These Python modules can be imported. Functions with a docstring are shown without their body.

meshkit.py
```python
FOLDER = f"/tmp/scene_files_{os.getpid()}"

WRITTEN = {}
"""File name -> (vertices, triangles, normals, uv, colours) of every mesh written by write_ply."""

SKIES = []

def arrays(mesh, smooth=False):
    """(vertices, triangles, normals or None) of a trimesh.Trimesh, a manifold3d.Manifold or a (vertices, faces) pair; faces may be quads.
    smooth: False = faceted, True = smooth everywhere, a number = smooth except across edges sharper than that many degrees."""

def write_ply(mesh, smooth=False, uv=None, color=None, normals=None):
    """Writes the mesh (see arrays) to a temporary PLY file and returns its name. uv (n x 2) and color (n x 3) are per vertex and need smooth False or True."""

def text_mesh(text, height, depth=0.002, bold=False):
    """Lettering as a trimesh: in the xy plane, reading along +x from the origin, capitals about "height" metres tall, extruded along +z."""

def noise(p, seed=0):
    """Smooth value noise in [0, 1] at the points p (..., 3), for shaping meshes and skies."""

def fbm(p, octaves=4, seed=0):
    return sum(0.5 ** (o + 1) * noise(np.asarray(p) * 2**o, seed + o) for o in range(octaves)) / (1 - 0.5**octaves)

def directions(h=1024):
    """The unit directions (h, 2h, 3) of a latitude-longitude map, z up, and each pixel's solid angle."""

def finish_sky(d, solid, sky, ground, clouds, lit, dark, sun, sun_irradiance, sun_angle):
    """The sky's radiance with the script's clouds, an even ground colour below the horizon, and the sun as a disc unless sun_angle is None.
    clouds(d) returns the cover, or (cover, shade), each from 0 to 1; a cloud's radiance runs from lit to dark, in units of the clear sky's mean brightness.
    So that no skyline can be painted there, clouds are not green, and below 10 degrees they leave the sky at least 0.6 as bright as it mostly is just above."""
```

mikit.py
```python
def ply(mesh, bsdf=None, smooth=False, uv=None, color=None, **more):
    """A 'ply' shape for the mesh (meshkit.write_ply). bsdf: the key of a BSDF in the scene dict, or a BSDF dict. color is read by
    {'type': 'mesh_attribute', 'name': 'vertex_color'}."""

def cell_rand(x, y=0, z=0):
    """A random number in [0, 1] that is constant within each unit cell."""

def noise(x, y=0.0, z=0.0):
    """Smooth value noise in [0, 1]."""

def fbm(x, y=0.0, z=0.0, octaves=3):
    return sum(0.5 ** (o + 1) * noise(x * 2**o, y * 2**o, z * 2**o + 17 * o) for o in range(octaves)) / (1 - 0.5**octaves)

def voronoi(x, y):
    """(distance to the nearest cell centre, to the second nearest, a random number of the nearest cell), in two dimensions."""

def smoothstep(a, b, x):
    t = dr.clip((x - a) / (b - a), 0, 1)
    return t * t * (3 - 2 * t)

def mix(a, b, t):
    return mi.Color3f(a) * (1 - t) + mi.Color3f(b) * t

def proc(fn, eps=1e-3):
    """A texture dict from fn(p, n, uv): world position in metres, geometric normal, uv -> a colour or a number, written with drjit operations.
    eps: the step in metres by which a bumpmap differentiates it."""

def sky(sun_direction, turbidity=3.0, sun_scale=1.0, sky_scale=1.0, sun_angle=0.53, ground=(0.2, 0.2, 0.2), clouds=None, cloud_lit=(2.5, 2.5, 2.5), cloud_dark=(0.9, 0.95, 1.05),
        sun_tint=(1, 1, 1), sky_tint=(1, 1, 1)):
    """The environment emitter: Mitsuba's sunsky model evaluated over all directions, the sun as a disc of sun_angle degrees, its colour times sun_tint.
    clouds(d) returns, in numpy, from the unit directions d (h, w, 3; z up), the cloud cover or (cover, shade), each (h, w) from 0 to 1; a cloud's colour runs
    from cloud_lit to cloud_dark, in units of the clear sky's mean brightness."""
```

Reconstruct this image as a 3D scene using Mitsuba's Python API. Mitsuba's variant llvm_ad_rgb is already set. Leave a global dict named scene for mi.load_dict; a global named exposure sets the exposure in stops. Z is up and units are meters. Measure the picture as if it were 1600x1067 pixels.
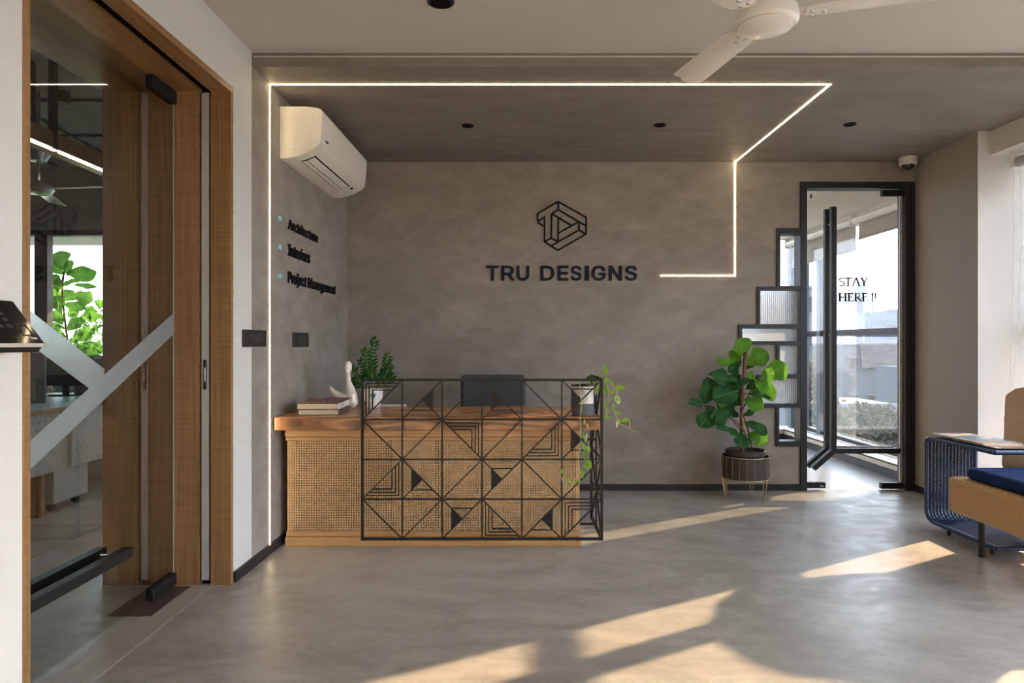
import math, random
import numpy as np, trimesh, manifold3d as m3, mitsuba as mi, drjit as dr
import mikit, meshkit
from mikit import noise, fbm, cell_rand, smoothstep, mix
from shapely.geometry import Polygon, LineString, Point, box as sbox
from shapely.ops import unary_union

scene, labels = {}, {}
T = mi.ScalarTransform4f
PI = math.pi
random.seed(5)
rng = np.random.default_rng(5)

# ------------------------------------------------------------------ camera, sky, sun, exposure
CAM_Z, F = 1.21, 1067.0
HOR = 537.0                                   # image row of the horizon in the 1600 x 1067 frame
scene['camera'] = {'type': 'perspective', 'fov': math.degrees(2 * math.atan(800 / F)), 'fov_axis': 'x', 'near_clip': 0.05,
                   'principal_point_offset_y': (533.5 - HOR) / 1067.0,
                   'to_world': T().look_at(origin=[0, 0, CAM_Z], target=[0, 1, CAM_Z], up=[0, 0, 1])}
exposure = 0.4
SUN_AZ, SUN_EL = math.radians(60.0), math.radians(18.0)
SUN = [math.sin(SUN_AZ) * math.cos(SUN_EL), math.cos(SUN_AZ) * math.cos(SUN_EL), math.sin(SUN_EL)]


def haze_cover(d):
    return 0.75 + 0.2 * meshkit.fbm(d * 3.0, 3), 0.15 * meshkit.noise(d * 4.0, 9)


scene['sky'] = mikit.sky(SUN, turbidity=5.0, sun_scale=20.0, sky_scale=48.0, sun_angle=0.6, ground=(0.25, 0.24, 0.22), clouds=haze_cover,
                         cloud_lit=(1.36, 1.55, 1.84), cloud_dark=(0.96, 1.1, 1.28), sun_tint=(1.0, 1.0, 1.08))
LED_RAD = [21.0, 16.0, 9.2]


# ------------------------------------------------------------------ helpers
def P(px, py, Y):
    """The point at depth Y that the photograph shows at (px, py)."""
    return np.array([(px - 800) / F * Y, Y, CAM_Z - (py - HOR) / F * Y])


def lin(r, g, b):
    c = np.array([r, g, b]) / 255.0
    return [float(x) for x in np.where(c <= 0.04045, c / 12.92, ((c + 0.055) / 1.055) ** 2.4)]


_used = {}


def numbered(name):
    n = _used.get(name, 0)
    _used[name] = n + 1
    return name if n == 0 else f'{name}_{n:03d}'


def thing(name, label, cat, group=None, kind=None):
    k = numbered(name)
    labels[k] = {'label': label, 'category': cat}
    if group:
        labels[k]['group'] = group
    if kind:
        labels[k]['kind'] = kind
    return k


def part(parent, name, mesh, bsdf, smooth=False, label=None, kind=None, **more):
    k = numbered(parent + '__' + name)
    scene[k] = mikit.ply(mesh, bsdf, smooth=smooth, **more)
    if label or kind:
        labels[k] = {}
        if label:
            labels[k]['label'] = label
        if kind:
            labels[k]['kind'] = kind
    return k


def single(name, mesh, bsdf, label, cat, group=None, kind=None, smooth=False, **more):
    k = thing(name, label, cat, group, kind)
    scene[k] = mikit.ply(mesh, bsdf, smooth=smooth, **more)
    return k


def struct(name, mesh, bsdf, label, cat, smooth=False):
    return single(name, mesh, bsdf, label, cat, kind='structure', smooth=smooth)


def cat(ms):
    return trimesh.util.concatenate(ms)


def bx(x0, x1, y0, y1, z0, z1, b=0.0):
    x0, x1, y0, y1, z0, z1 = min(x0, x1), max(x0, x1), min(y0, y1), max(y0, y1), min(z0, z1), max(z0, z1)
    if b <= 0:
        m = trimesh.creation.box((x1 - x0, y1 - y0, z1 - z0))
        m.apply_translation(((x0 + x1) / 2, (y0 + y1) / 2, (z0 + z1) / 2))
        return m
    b = min(b, (x1 - x0) / 2.01, (y1 - y0) / 2.01, (z1 - z0) / 2.01)
    pts = []
    for x, sx in ((x0, 1), (x1, -1)):
        for y, sy in ((y0, 1), (y1, -1)):
            for z, sz in ((z0, 1), (z1, -1)):
                pts += [(x + sx * b, y + sy * b, z), (x + sx * b, y, z + sz * b), (x, y + sy * b, z + sz * b)]
    return trimesh.convex.convex_hull(np.array(pts))


def rbox(x0, x1, y0, y1, z0, z1, r, seg=16):
    s = m3.Manifold.sphere(r, seg)
    h = m3.Manifold.batch_hull([s.translate((x, y, z)) for x in (x0 + r, x1 - r) for y in (y0 + r, y1 - r) for z in (z0 + r, z1 - r)])
    m = h.to_mesh()
    return trimesh.Trimesh(m.vert_properties[:, :3], m.tri_verts, process=False)


def ext(poly, h):
    return cat([trimesh.creation.extrude_polygon(g, h, engine='earcut') for g in getattr(poly, 'geoms', [poly])])


def ext_xz(poly, y0, y1):
    """(x, z) outline, from y0 to y1."""
    m = ext(poly, y1 - y0)
    v = m.vertices.copy()
    m.vertices = np.stack([v[:, 0], y1 - v[:, 2], v[:, 1]], 1)
    return m


def ext_yz(poly, x0, x1):
    """(y, z) outline, from x0 to x1."""
    m = ext(poly, x1 - x0)
    v = m.vertices.copy()
    m.vertices = np.stack([x0 + v[:, 2], v[:, 0], v[:, 1]], 1)
    return m


def ext_xy(poly, z0, z1):
    m = ext(poly, z1 - z0)
    m.apply_translation((0, 0, z0))
    return m


def tube(points, radius, sides=8, flat=1.0, up=None):
    """A capped tube along the points; radius a number or one per point; flat squeezes it along the second axis."""
    p = np.asarray(points, float)
    t = np.gradient(p, axis=0)
    t /= np.linalg.norm(t, axis=1, keepdims=True) + 1e-12
    if up is None:
        up = np.array([0, 0, 1.0]) if abs(t[:, 2]).mean() < 0.85 else np.array([0.3, 1.0, 0])
    a = np.cross(t, up)
    a /= np.linalg.norm(a, axis=1, keepdims=True) + 1e-12
    b = np.cross(t, a)
    ang = np.arange(sides) * 2 * PI / sides + PI / sides
    r = np.broadcast_to(radius, (len(p),))[:, None, None]
    v = p[:, None] + r * (np.cos(ang)[None, :, None] * a[:, None] + flat * np.sin(ang)[None, :, None] * b[:, None])
    n = len(p)
    i, j = np.meshgrid(np.arange(n - 1), np.arange(sides), indexing='ij')
    q = np.stack([i * sides + j, i * sides + (j + 1) % sides, (i + 1) * sides + (j + 1) % sides, (i + 1) * sides + j], -1).reshape(-1, 4)
    v = np.vstack([v.reshape(-1, 3), p[0], p[-1]])
    k = np.arange(sides)
    f = np.vstack([q[:, [0, 2, 1]], q[:, [0, 3, 2]], np.stack([k, (k + 1) % sides, k * 0 + n * sides], 1),
                   np.stack([(k + 1) % sides + (n - 1) * sides, k + (n - 1) * sides, k * 0 + n * sides + 1], 1)])
    return trimesh.Trimesh(v, f, process=False)


def rod(a, b, r, sides=8):
    return tube([a, b], r, sides)


def bar(a, b, w, d, nrm):
    """A rectangular bar from a to b, w wide in the plane square to nrm and d deep along nrm."""
    a, b, nrm = np.asarray(a, float), np.asarray(b, float), np.asarray(nrm, float)
    t = (b - a) / np.linalg.norm(b - a)
    s = np.cross(t, nrm)
    s /= np.linalg.norm(s)
    n = np.cross(s, t)
    v = np.array([e + s * w / 2 * i + n * d / 2 * j for e in (a, b) for i in (-1, 1) for j in (-1, 1)])
    return trimesh.convex.convex_hull(v)


def lathe(profile, center, sides=40):
    """profile [(r, z)] turned about the vertical through the centre."""
    pr = np.asarray(profile, float)
    ang = np.arange(sides) * 2 * PI / sides
    v = np.stack([pr[:, None, 0] * np.cos(ang), pr[:, None, 0] * np.sin(ang), np.broadcast_to(pr[:, 1:2], (len(pr), sides))], -1).reshape(-1, 3)
    i, j = np.meshgrid(np.arange(len(pr) - 1), np.arange(sides), indexing='ij')
    q = np.stack([i * sides + j, i * sides + (j + 1) % sides, (i + 1) * sides + (j + 1) % sides, (i + 1) * sides + j], -1).reshape(-1, 4)
    m = trimesh.Trimesh(v + np.asarray(center), np.vstack([q[:, [0, 1, 2]], q[:, [0, 2, 3]]]), process=False)
    return m


def quad(a, b, c, d):
    return trimesh.Trimesh(np.array([a, b, c, d], float), [[0, 1, 2], [0, 2, 3]], process=False)


def moved(mesh, to):
    m = mesh.copy()
    m.apply_transform(to)
    return m


def rotz(a, at=(0, 0, 0)):
    return trimesh.transformations.rotation_matrix(a, (0, 0, 1), at)


def wall_x(y):
    """The reception's left wall stands a little askew."""
    return -1.499 + 0.025 * y


def askew(mesh):
    m = mesh.copy()
    v = m.vertices.copy()
    v[:, 0] += wall_x(v[:, 1])
    m.vertices = v
    return m


# ------------------------------------------------------------------ materials
def rgb(c):
    return {'type': 'rgb', 'value': [float(x) for x in c]}


def tex(c):
    return c if isinstance(c, dict) else mikit.proc(c) if callable(c) else rgb(c)


def mat(key, color, rough=0.5, spec=0.5, bump=None, bump_scale=1.0, **more):
    d = {'type': 'principled', 'base_color': tex(color), 'roughness': mikit.proc(rough) if callable(rough) else float(rough), 'specular': float(spec), **more}
    if bump is not None:
        d = {'type': 'bumpmap', 'arbitrary': mikit.proc(bump, 1e-3), 'scale': float(bump_scale), 'bsdf': d}
    scene[key] = {'type': 'twosided', 'bsdf': d}


def cement(lo, hi, sx, sy, sz):
    lo, hi = np.array(lo), np.array(hi)

    def fn(p, n, uv):
        w = fbm(p.x * 2.1 + 7, p.y * 2.1, p.z * 2.1, 2)
        a = fbm(p.x * 0.9 * sx + w * 1.6, p.y * 0.9 * sy + w, p.z * 0.9 * sz + w * 1.3, 4)
        b = fbm(p.x * 7 * sx + a * 2, p.y * 7 * sy, p.z * 7 * sz + a * 3, 3)
        c = noise(p.x * 46 * sx, p.y * 46 * sy, p.z * 46 * sz)
        e = fbm(p.x * 3.5 * sx + 5 * a, p.y * 3.5 * sy, p.z * 3.5 * sz + 4 * b, 2)
        d = smoothstep(0.06, 0.0, dr.abs(e - 0.5)) * smoothstep(0.5, 0.62, noise(p.x * 1.7 + 9, p.y * 1.7, p.z * 1.7 + 4))
        t = smoothstep(0.12, 0.88, 0.52 * a + 0.38 * b + 0.07 * c + 0.05 * d)
        return mix(lo.tolist(), hi.tolist(), t)
    return fn


mat('m_cement_wall', cement((0.160, 0.143, 0.125), (0.282, 0.257, 0.230), 1.0, 1.0, 1.35), 0.62, 0.35)
mat('m_cement_ceiling', cement((0.13, 0.117, 0.104), (0.215, 0.196, 0.178), 0.7, 1.7, 1.0), 0.6, 0.3)


def floor_color(p, n, uv):
    w = fbm(p.x * 1.3, p.y * 1.3, 3.0, 3)
    a = fbm(p.x * 0.8 + w * 2.2, p.y * 0.8 + w * 1.7, 1.0, 4)
    b = fbm(p.x * 5 + w * 5 + a, p.y * 9 - w * 4, 5.0, 4)
    d = fbm(p.x * 28 + b * 6, p.y * 40, 2.0, 2)
    t = smoothstep(0.2, 0.8, 0.5 * a + 0.38 * b + 0.12 * d)
    return mix([0.205, 0.190, 0.170], [0.345, 0.325, 0.297], t)


def floor_rough(p, n, uv):
    w = fbm(p.x * 1.6, p.y * 1.6, 8.0, 3)
    b = fbm(p.x * 8 + w * 6, p.y * 14 - w * 5, 2.0, 3)
    return 0.27 + 0.20 * b


mat('m_floor', floor_color, floor_rough, 0.5, bump=lambda p, n, uv: fbm(p.x * 5, p.y * 5, 0.0, 3), bump_scale=0.0004)
mat('m_threshold', cement((0.25, 0.22, 0.19), (0.33, 0.30, 0.26), 2, 2, 2), 0.35, 0.5)
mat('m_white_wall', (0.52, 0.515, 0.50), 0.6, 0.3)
mat('m_white_ceiling', (0.43, 0.415, 0.385), 0.7, 0.3)
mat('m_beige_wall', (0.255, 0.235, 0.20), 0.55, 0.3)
mat('m_corridor_wall', (0.50, 0.48, 0.44), 0.6, 0.3)
mat('m_corridor_floor', (0.20, 0.20, 0.198), 0.28, 0.5)
mat('m_office_concrete', cement((0.17, 0.168, 0.155), (0.27, 0.265, 0.245), 1.5, 1.5, 1.5), 0.8, 0.2)
mat('m_black_skirting', (0.012, 0.0135, 0.016), 0.4, 0.3)
mat('m_black_metal', (0.009, 0.009, 0.0095), 0.45, 0.25)
mat('m_frame', (0.014, 0.0165, 0.02), 0.42, 0.3)
mat('m_mullion', (0.06, 0.08, 0.10), 0.45, 0.5)
mat('m_void', (0.004, 0.004, 0.004), 0.8, 0.1)
mat('m_alu', (0.50, 0.48, 0.47), 0.42, 0.5, metallic=0.35)
mat('m_glass_edge', (0.32, 0.36, 0.33), 0.2, 0.5)
mat('m_steel', (0.45, 0.45, 0.45), 0.25, 0.5, metallic=1.0)
mat('m_brass', (0.62, 0.46, 0.24), 0.3, 0.5, metallic=0.9)
mat('m_white_plastic', (0.74, 0.71, 0.65), 0.28, 0.5)
mat('m_fan_white', (0.60, 0.575, 0.54), 0.16, 0.6, clearcoat=0.6, clearcoat_gloss=0.9)
mat('m_grey_blind', (0.30, 0.30, 0.30), 0.8, 0.2)
scene['m_blind_cloth'] = {'type': 'principledthin', 'base_color': {'type': 'rgb', 'value': [0.40, 0.40, 0.395]}, 'roughness': 0.8, 'diff_trans': 0.5, 'spec_trans': 0.0}


def veneer(along):
    def fn(p, n, uv):
        a, b, c = {'z': (p.z, p.x, p.y), 'y': (p.y, p.x, p.z), 'x': (p.x, p.y, p.z)}[along]
        g = fbm(b * 170 + 3 * noise(a * 1.5, b * 3, 1.0), c * 170, a * 2.2, 2)
        r = fbm(a * 110, b * 9, c * 9, 2)
        s = fbm(b * 9, c * 9, a * 0.8, 3)
        return mix([0.125, 0.062, 0.023], [0.285, 0.155, 0.066], smoothstep(0.1, 0.9, 0.45 * g + 0.2 * r + 0.35 * s))
    return fn


mat('m_veneer_up', veneer('z'), 0.38, 0.5)
mat('m_veneer_along', veneer('y'), 0.38, 0.5)


def slab_wood(p, n, uv):
    w = fbm(p.x * 1.7, p.y * 4, p.z * 6, 3)
    ring = fbm(p.x * 1.1 + 3 * w, p.y * 12 + 8 * w, p.z * 22 + 9 * w, 4)
    line = 0.5 + 0.5 * dr.sin((p.y * 24 + p.z * 40 + p.x * 1.5 + 20 * w) * 2.0)
    pore = noise(p.x * 30, p.y * 500, p.z * 500)
    t = smoothstep(0.18, 0.85, 0.55 * ring + 0.26 * line + 0.25 * w + 0.05 * pore)
    knot = smoothstep(0.05, 0.02, dr.sqrt(dr.square((p.x + 1.265) * 0.8) + dr.square(p.z - 0.745)))
    c = mix([0.065, 0.028, 0.014], [0.45, 0.215, 0.098], t)
    return mix([c.x, c.y, c.z], [0.03, 0.014, 0.008], 0.45 * knot)


mat('m_slab', slab_wood, 0.27, 0.5)


def teak(p, n, uv):
    g = fbm(p.x * 1.6, p.y * 60, p.z * 70 + 4 * noise(p.x * 2, 1.0, p.z * 9), 3)
    return mix([0.36, 0.19, 0.075], [0.56, 0.335, 0.155], g)


mat('m_teak', teak, 0.4, 0.45)
mat('m_dark_board', (0.035, 0.024, 0.017), 0.6, 0.3)
mat('m_cane', lambda p, n, uv: mix([0.50, 0.30, 0.145], [0.70, 0.48, 0.26], fbm(p.x * 24, p.y * 10, p.z * 24, 2)), 0.45, 0.5)
mat('m_chair_grey', (0.043, 0.048, 0.055), 0.8, 0.3, sheen=0.4)
mat('m_ceramic', (0.80, 0.77, 0.72), 0.12, 0.5, clearcoat=0.8)
mat('m_paper', lambda p, n, uv: mix([0.50, 0.42, 0.29], [0.68, 0.60, 0.46], noise(p.x * 6, p.y * 6, p.z * 700)), 0.7, 0.3)
mat('m_cover_brown', lambda p, n, uv: mix([0.05, 0.028, 0.022], [0.19, 0.115, 0.085], fbm(p.x * 14, p.y * 14, p.z * 9, 3)), 0.35, 0.5)
mat('m_cover_dark', (0.055, 0.04, 0.038), 0.4, 0.5)
mat('m_cover_plum', (0.10, 0.035, 0.045), 0.4, 0.5)
mat('m_spine_white', (0.72, 0.72, 0.72), 0.5, 0.4)
mat('m_ink', (0.006, 0.0065, 0.010), 0.6, 0.12)
mat('m_navy_letter', (0.007, 0.010, 0.026), 0.6, 0.15)
mat('m_blue_dot', (0.22, 0.47, 0.56), 0.5, 0.4)
mat('m_switch', (0.024, 0.0235, 0.021), 0.5, 0.25)
mat('m_switch_key', (0.03, 0.03, 0.028), 0.5, 0.25)
mat('m_gloss_black', (0.006, 0.006, 0.007), 0.06, 0.6)
mat('m_planter_black', lambda p, n, uv: mix([0.016, 0.013, 0.013], [0.05, 0.042, 0.042], fbm(p.x * 30, p.y * 30, p.z * 190, 3)), 0.55, 0.4)
mat('m_soil', (0.06, 0.035, 0.02), 0.9, 0.1)
mat('m_bark', lambda p, n, uv: mix([0.06, 0.028, 0.018], [0.19, 0.095, 0.06], fbm(p.x * 60, p.y * 60, p.z * 22, 3)), 0.8, 0.2)
mat('m_stem', (0.10, 0.15, 0.035), 0.6, 0.3)
mat('m_vine', (0.33, 0.40, 0.11), 0.5, 0.4)
mat('m_pot_white', (0.70, 0.68, 0.66), 0.4, 0.4)
mat('m_pot_grey', (0.055, 0.065, 0.08), 0.35, 0.5)
mat('m_teal', (0.015, 0.14, 0.16), 0.4, 0.5)


def rattan(p, n, uv):
    a = p.x * 0.9 + p.y
    u = 0.5 + 0.5 * dr.sin(p.z * 2 * PI / 0.0085 + PI * dr.floor(a / 0.022))
    v = 0.5 + 0.5 * dr.cos(a * 2 * PI / 0.022)
    t = dr.clip(0.25 + 0.5 * u + 0.3 * v * fbm(p.x * 40, p.y * 40, p.z * 40, 2), 0, 1)
    return mix([0.24, 0.125, 0.05], [0.64, 0.41, 0.21], t)


def rattan_h(p, n, uv):
    a = p.x * 0.9 + p.y
    return 0.5 + 0.5 * dr.sin(p.z * 2 * PI / 0.0085 + PI * dr.floor(a / 0.022))


mat('m_rattan', rattan, 0.5, 0.4, bump=rattan_h, bump_scale=0.0012)
mat('m_blue_wicker', lambda p, n, uv: mix([0.009, 0.020, 0.058], [0.026, 0.056, 0.145], noise(p.x * 120, p.y * 160, p.z * 160)), 0.32, 0.5)
mat('m_blue_cushion', lambda p, n, uv: mix([0.003, 0.014, 0.062], [0.006, 0.026, 0.105], fbm(p.x * 9, p.y * 9, p.z * 9, 3)), 0.8, 0.15)


def print_cover(seed, base):
    def fn(p, n, uv):
        a = fbm(p.x * 7 + seed, p.y * 7, 1.0, 3)
        b = cell_rand(p.x * 13 + seed * 3, p.y * 9, seed)
        c = mix(base, [0.70, 0.62, 0.55], smoothstep(0.42, 0.6, a))
        return mix([c.x, c.y, c.z], [0.42, 0.16, 0.10], dr.select(b > 0.8, 0.55, 0.0))
    return fn


mat('m_mag_blue', print_cover(2.0, [0.22, 0.29, 0.33]), 0.25, 0.5)
mat('m_mag_red', print_cover(9.0, [0.34, 0.12, 0.07]), 0.25, 0.5)
mat('m_mag_grey', print_cover(5.0, [0.16, 0.19, 0.22]), 0.25, 0.5)
mat('m_mag_cream', print_cover(7.0, [0.52, 0.46, 0.38]), 0.25, 0.5)
# office beyond the glass
mat('m_desk_white', (0.58, 0.57, 0.54), 0.45, 0.4)
mat('m_desk_top', (0.30, 0.40, 0.45), 0.3, 0.5)
mat('m_divider', (0.20, 0.19, 0.19), 0.8, 0.2)
mat('m_lamp_box', (0.9, 0.88, 0.8), 0.4, 0.4)
# outside
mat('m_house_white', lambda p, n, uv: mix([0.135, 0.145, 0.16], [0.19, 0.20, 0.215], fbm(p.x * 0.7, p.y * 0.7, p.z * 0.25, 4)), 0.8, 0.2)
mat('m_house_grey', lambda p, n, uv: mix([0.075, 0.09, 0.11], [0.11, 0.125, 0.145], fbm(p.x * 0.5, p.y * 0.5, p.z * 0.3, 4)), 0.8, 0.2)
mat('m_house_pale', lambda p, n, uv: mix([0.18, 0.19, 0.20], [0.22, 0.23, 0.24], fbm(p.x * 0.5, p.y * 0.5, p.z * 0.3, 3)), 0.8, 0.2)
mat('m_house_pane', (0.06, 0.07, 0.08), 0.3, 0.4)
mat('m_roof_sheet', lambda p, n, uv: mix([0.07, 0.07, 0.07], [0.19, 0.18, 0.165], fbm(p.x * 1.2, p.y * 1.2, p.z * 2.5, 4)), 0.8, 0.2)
mat('m_ground', (0.16, 0.17, 0.15), 0.9, 0.1)
mat('m_groove', (0.16, 0.165, 0.17), 0.5, 0.3)
scene['m_pane'] = {'type': 'thindielectric', 'int_ior': 1.5}
scene['m_door_glass'] = {'type': 'thindielectric', 'int_ior': 1.5, 'specular_transmittance': rgb((0.70, 0.73, 0.68))}
scene['m_pane_outer'] = {'type': 'thindielectric', 'int_ior': 1.5, 'specular_transmittance': rgb((0.50, 0.515, 0.53))}
scene['m_fluted'] = {'type': 'principledthin', 'base_color': rgb((0.60, 0.615, 0.63)), 'roughness': 0.15, 'spec_trans': 0.6, 'diff_trans': 1.0, 'eta': 1.4}
scene['m_frost'] = {'type': 'principledthin', 'base_color': rgb((0.48, 0.49, 0.50)), 'roughness': 0.22, 'spec_trans': 0.55, 'diff_trans': 1.3, 'eta': 1.3}
scene['m_frost_band'] = {'type': 'principledthin', 'base_color': rgb((0.52, 0.56, 0.575)), 'roughness': 0.4, 'spec_trans': 0.45, 'diff_trans': 1.0, 'eta': 1.25}


def leaf_color(lo, hi, vein, nv=7.0):
    def fn(p, n, uv):
        rib = smoothstep(0.06, 0.02, dr.abs(uv.y - 0.5))
        s = dr.abs(uv.y - 0.5) * 0.55
        k = (uv.x - s) * nv
        side = smoothstep(0.09, 0.03, dr.abs(k - dr.floor(k + 0.5))) * 0.55
        c = mix(lo, hi, fbm(p.x * 22, p.y * 22, p.z * 22, 2))
        return mix([c.x, c.y, c.z], vein, dr.maximum(rib, side) * 0.38)
    return fn


def leaf_mat(key, color, trans=0.8, rough=0.4):
    scene[key] = {'type': 'principledthin', 'base_color': tex(color), 'roughness': rough, 'diff_trans': trans, 'spec_trans': 0.0, 'eta': 1.45}


leaf_mat('m_fiddle', leaf_color([0.018, 0.070, 0.026], [0.042, 0.125, 0.042], [0.10, 0.21, 0.08]), 0.7)
leaf_mat('m_fiddle_young', leaf_color([0.085, 0.24, 0.03], [0.14, 0.34, 0.04], [0.20, 0.40, 0.10]), 1.0)
leaf_mat('m_zz', leaf_color([0.015, 0.06, 0.018], [0.035, 0.115, 0.03], [0.05, 0.14, 0.04]), 0.6, 0.3)
leaf_mat('m_pothos', leaf_color([0.20, 0.40, 0.045], [0.33, 0.52, 0.09], [0.42, 0.55, 0.16], 5.0), 1.0)
leaf_mat('m_pothos_yellow', leaf_color([0.55, 0.42, 0.10], [0.68, 0.55, 0.2], [0.6, 0.5, 0.2], 5.0), 1.0)
leaf_mat('m_pothos_white', leaf_color([0.45, 0.60, 0.25], [0.75, 0.78, 0.60], [0.6, 0.7, 0.4], 5.0), 1.0)
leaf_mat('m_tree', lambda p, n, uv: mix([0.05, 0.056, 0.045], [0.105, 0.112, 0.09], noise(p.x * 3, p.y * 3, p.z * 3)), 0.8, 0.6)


# ------------------------------------------------------------------ setting
single_floor = struct('floor', bx(-7.6, 4.1, -3.2, 5.70, -0.20, 0.0), 'm_floor', 'polished grey brown concrete floor of the reception and office', 'floor')
for j_ in (bx(-2.722, -2.718, 0.0, 6.9, 0.0, 0.0008), bx(-4.22, -4.216, 0.0, 6.9, 0.0, 0.0008), bx(-7.0, -2.1, 4.558, 4.562, 0.0, 0.0008)):
    part(single_floor, 'joint', j_, 'm_black_skirting')
struct('floor_corridor', bx(0.78, 4.1, 5.70, 9.0, -0.20, 0.0), 'm_corridor_floor', 'pale bright floor of the corridor behind the glass door', 'floor')
struct('floor_office', bx(-7.6, -1.5, 5.70, 8.4, -0.20, 0.0), 'm_floor', 'office floor far behind the left glass door', 'floor')

CEIL, WCEIL, BEAM_Y, BACK = 2.71, 2.785, 3.70, 5.638
K = BACK / F


def bxz(px, py):
    """(x, z) on the back wall of a pixel."""
    return (px - 800) * K, CAM_Z - (py - HOR) * K


def rect_px(x0, y0, x1, y1):
    a, b = bxz(x0, y1), bxz(x1, y0)
    return sbox(a[0], a[1], b[0], b[1])


win_outer = [(1213, 357, 1253, 452), (1182.5, 448, 1253, 511), (1153.5, 507, 1253, 538.5), (1212, 535, 1253, 590), (1182, 586, 1253, 637), (1211.5, 632, 1253, 697)]
win_inner = [(1217.8, 366, 1248.8, 447), (1187, 453.3, 1248.8, 506.3), (1158.6, 513.3, 1248.8, 532.8), (1217, 540, 1248.8, 584.5), (1186.5, 591, 1248.8, 630.5), (1216.2, 637, 1248.8, 689)]
win_poly = unary_union([rect_px(*r) for r in win_outer]).buffer(0.0004)
door_poly = rect_px(1249.5, 285, 1427.6, 772)
back_poly = sbox(-1.40, -0.02, 3.80, 2.95).difference(unary_union([win_poly, door_poly])).buffer(0)
struct('wall_back', ext_xz(back_poly, BACK, BACK + 0.12), 'm_cement_wall', 'grey brown cement plastered back wall behind the desk, carrying the sign', 'wall')

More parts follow.
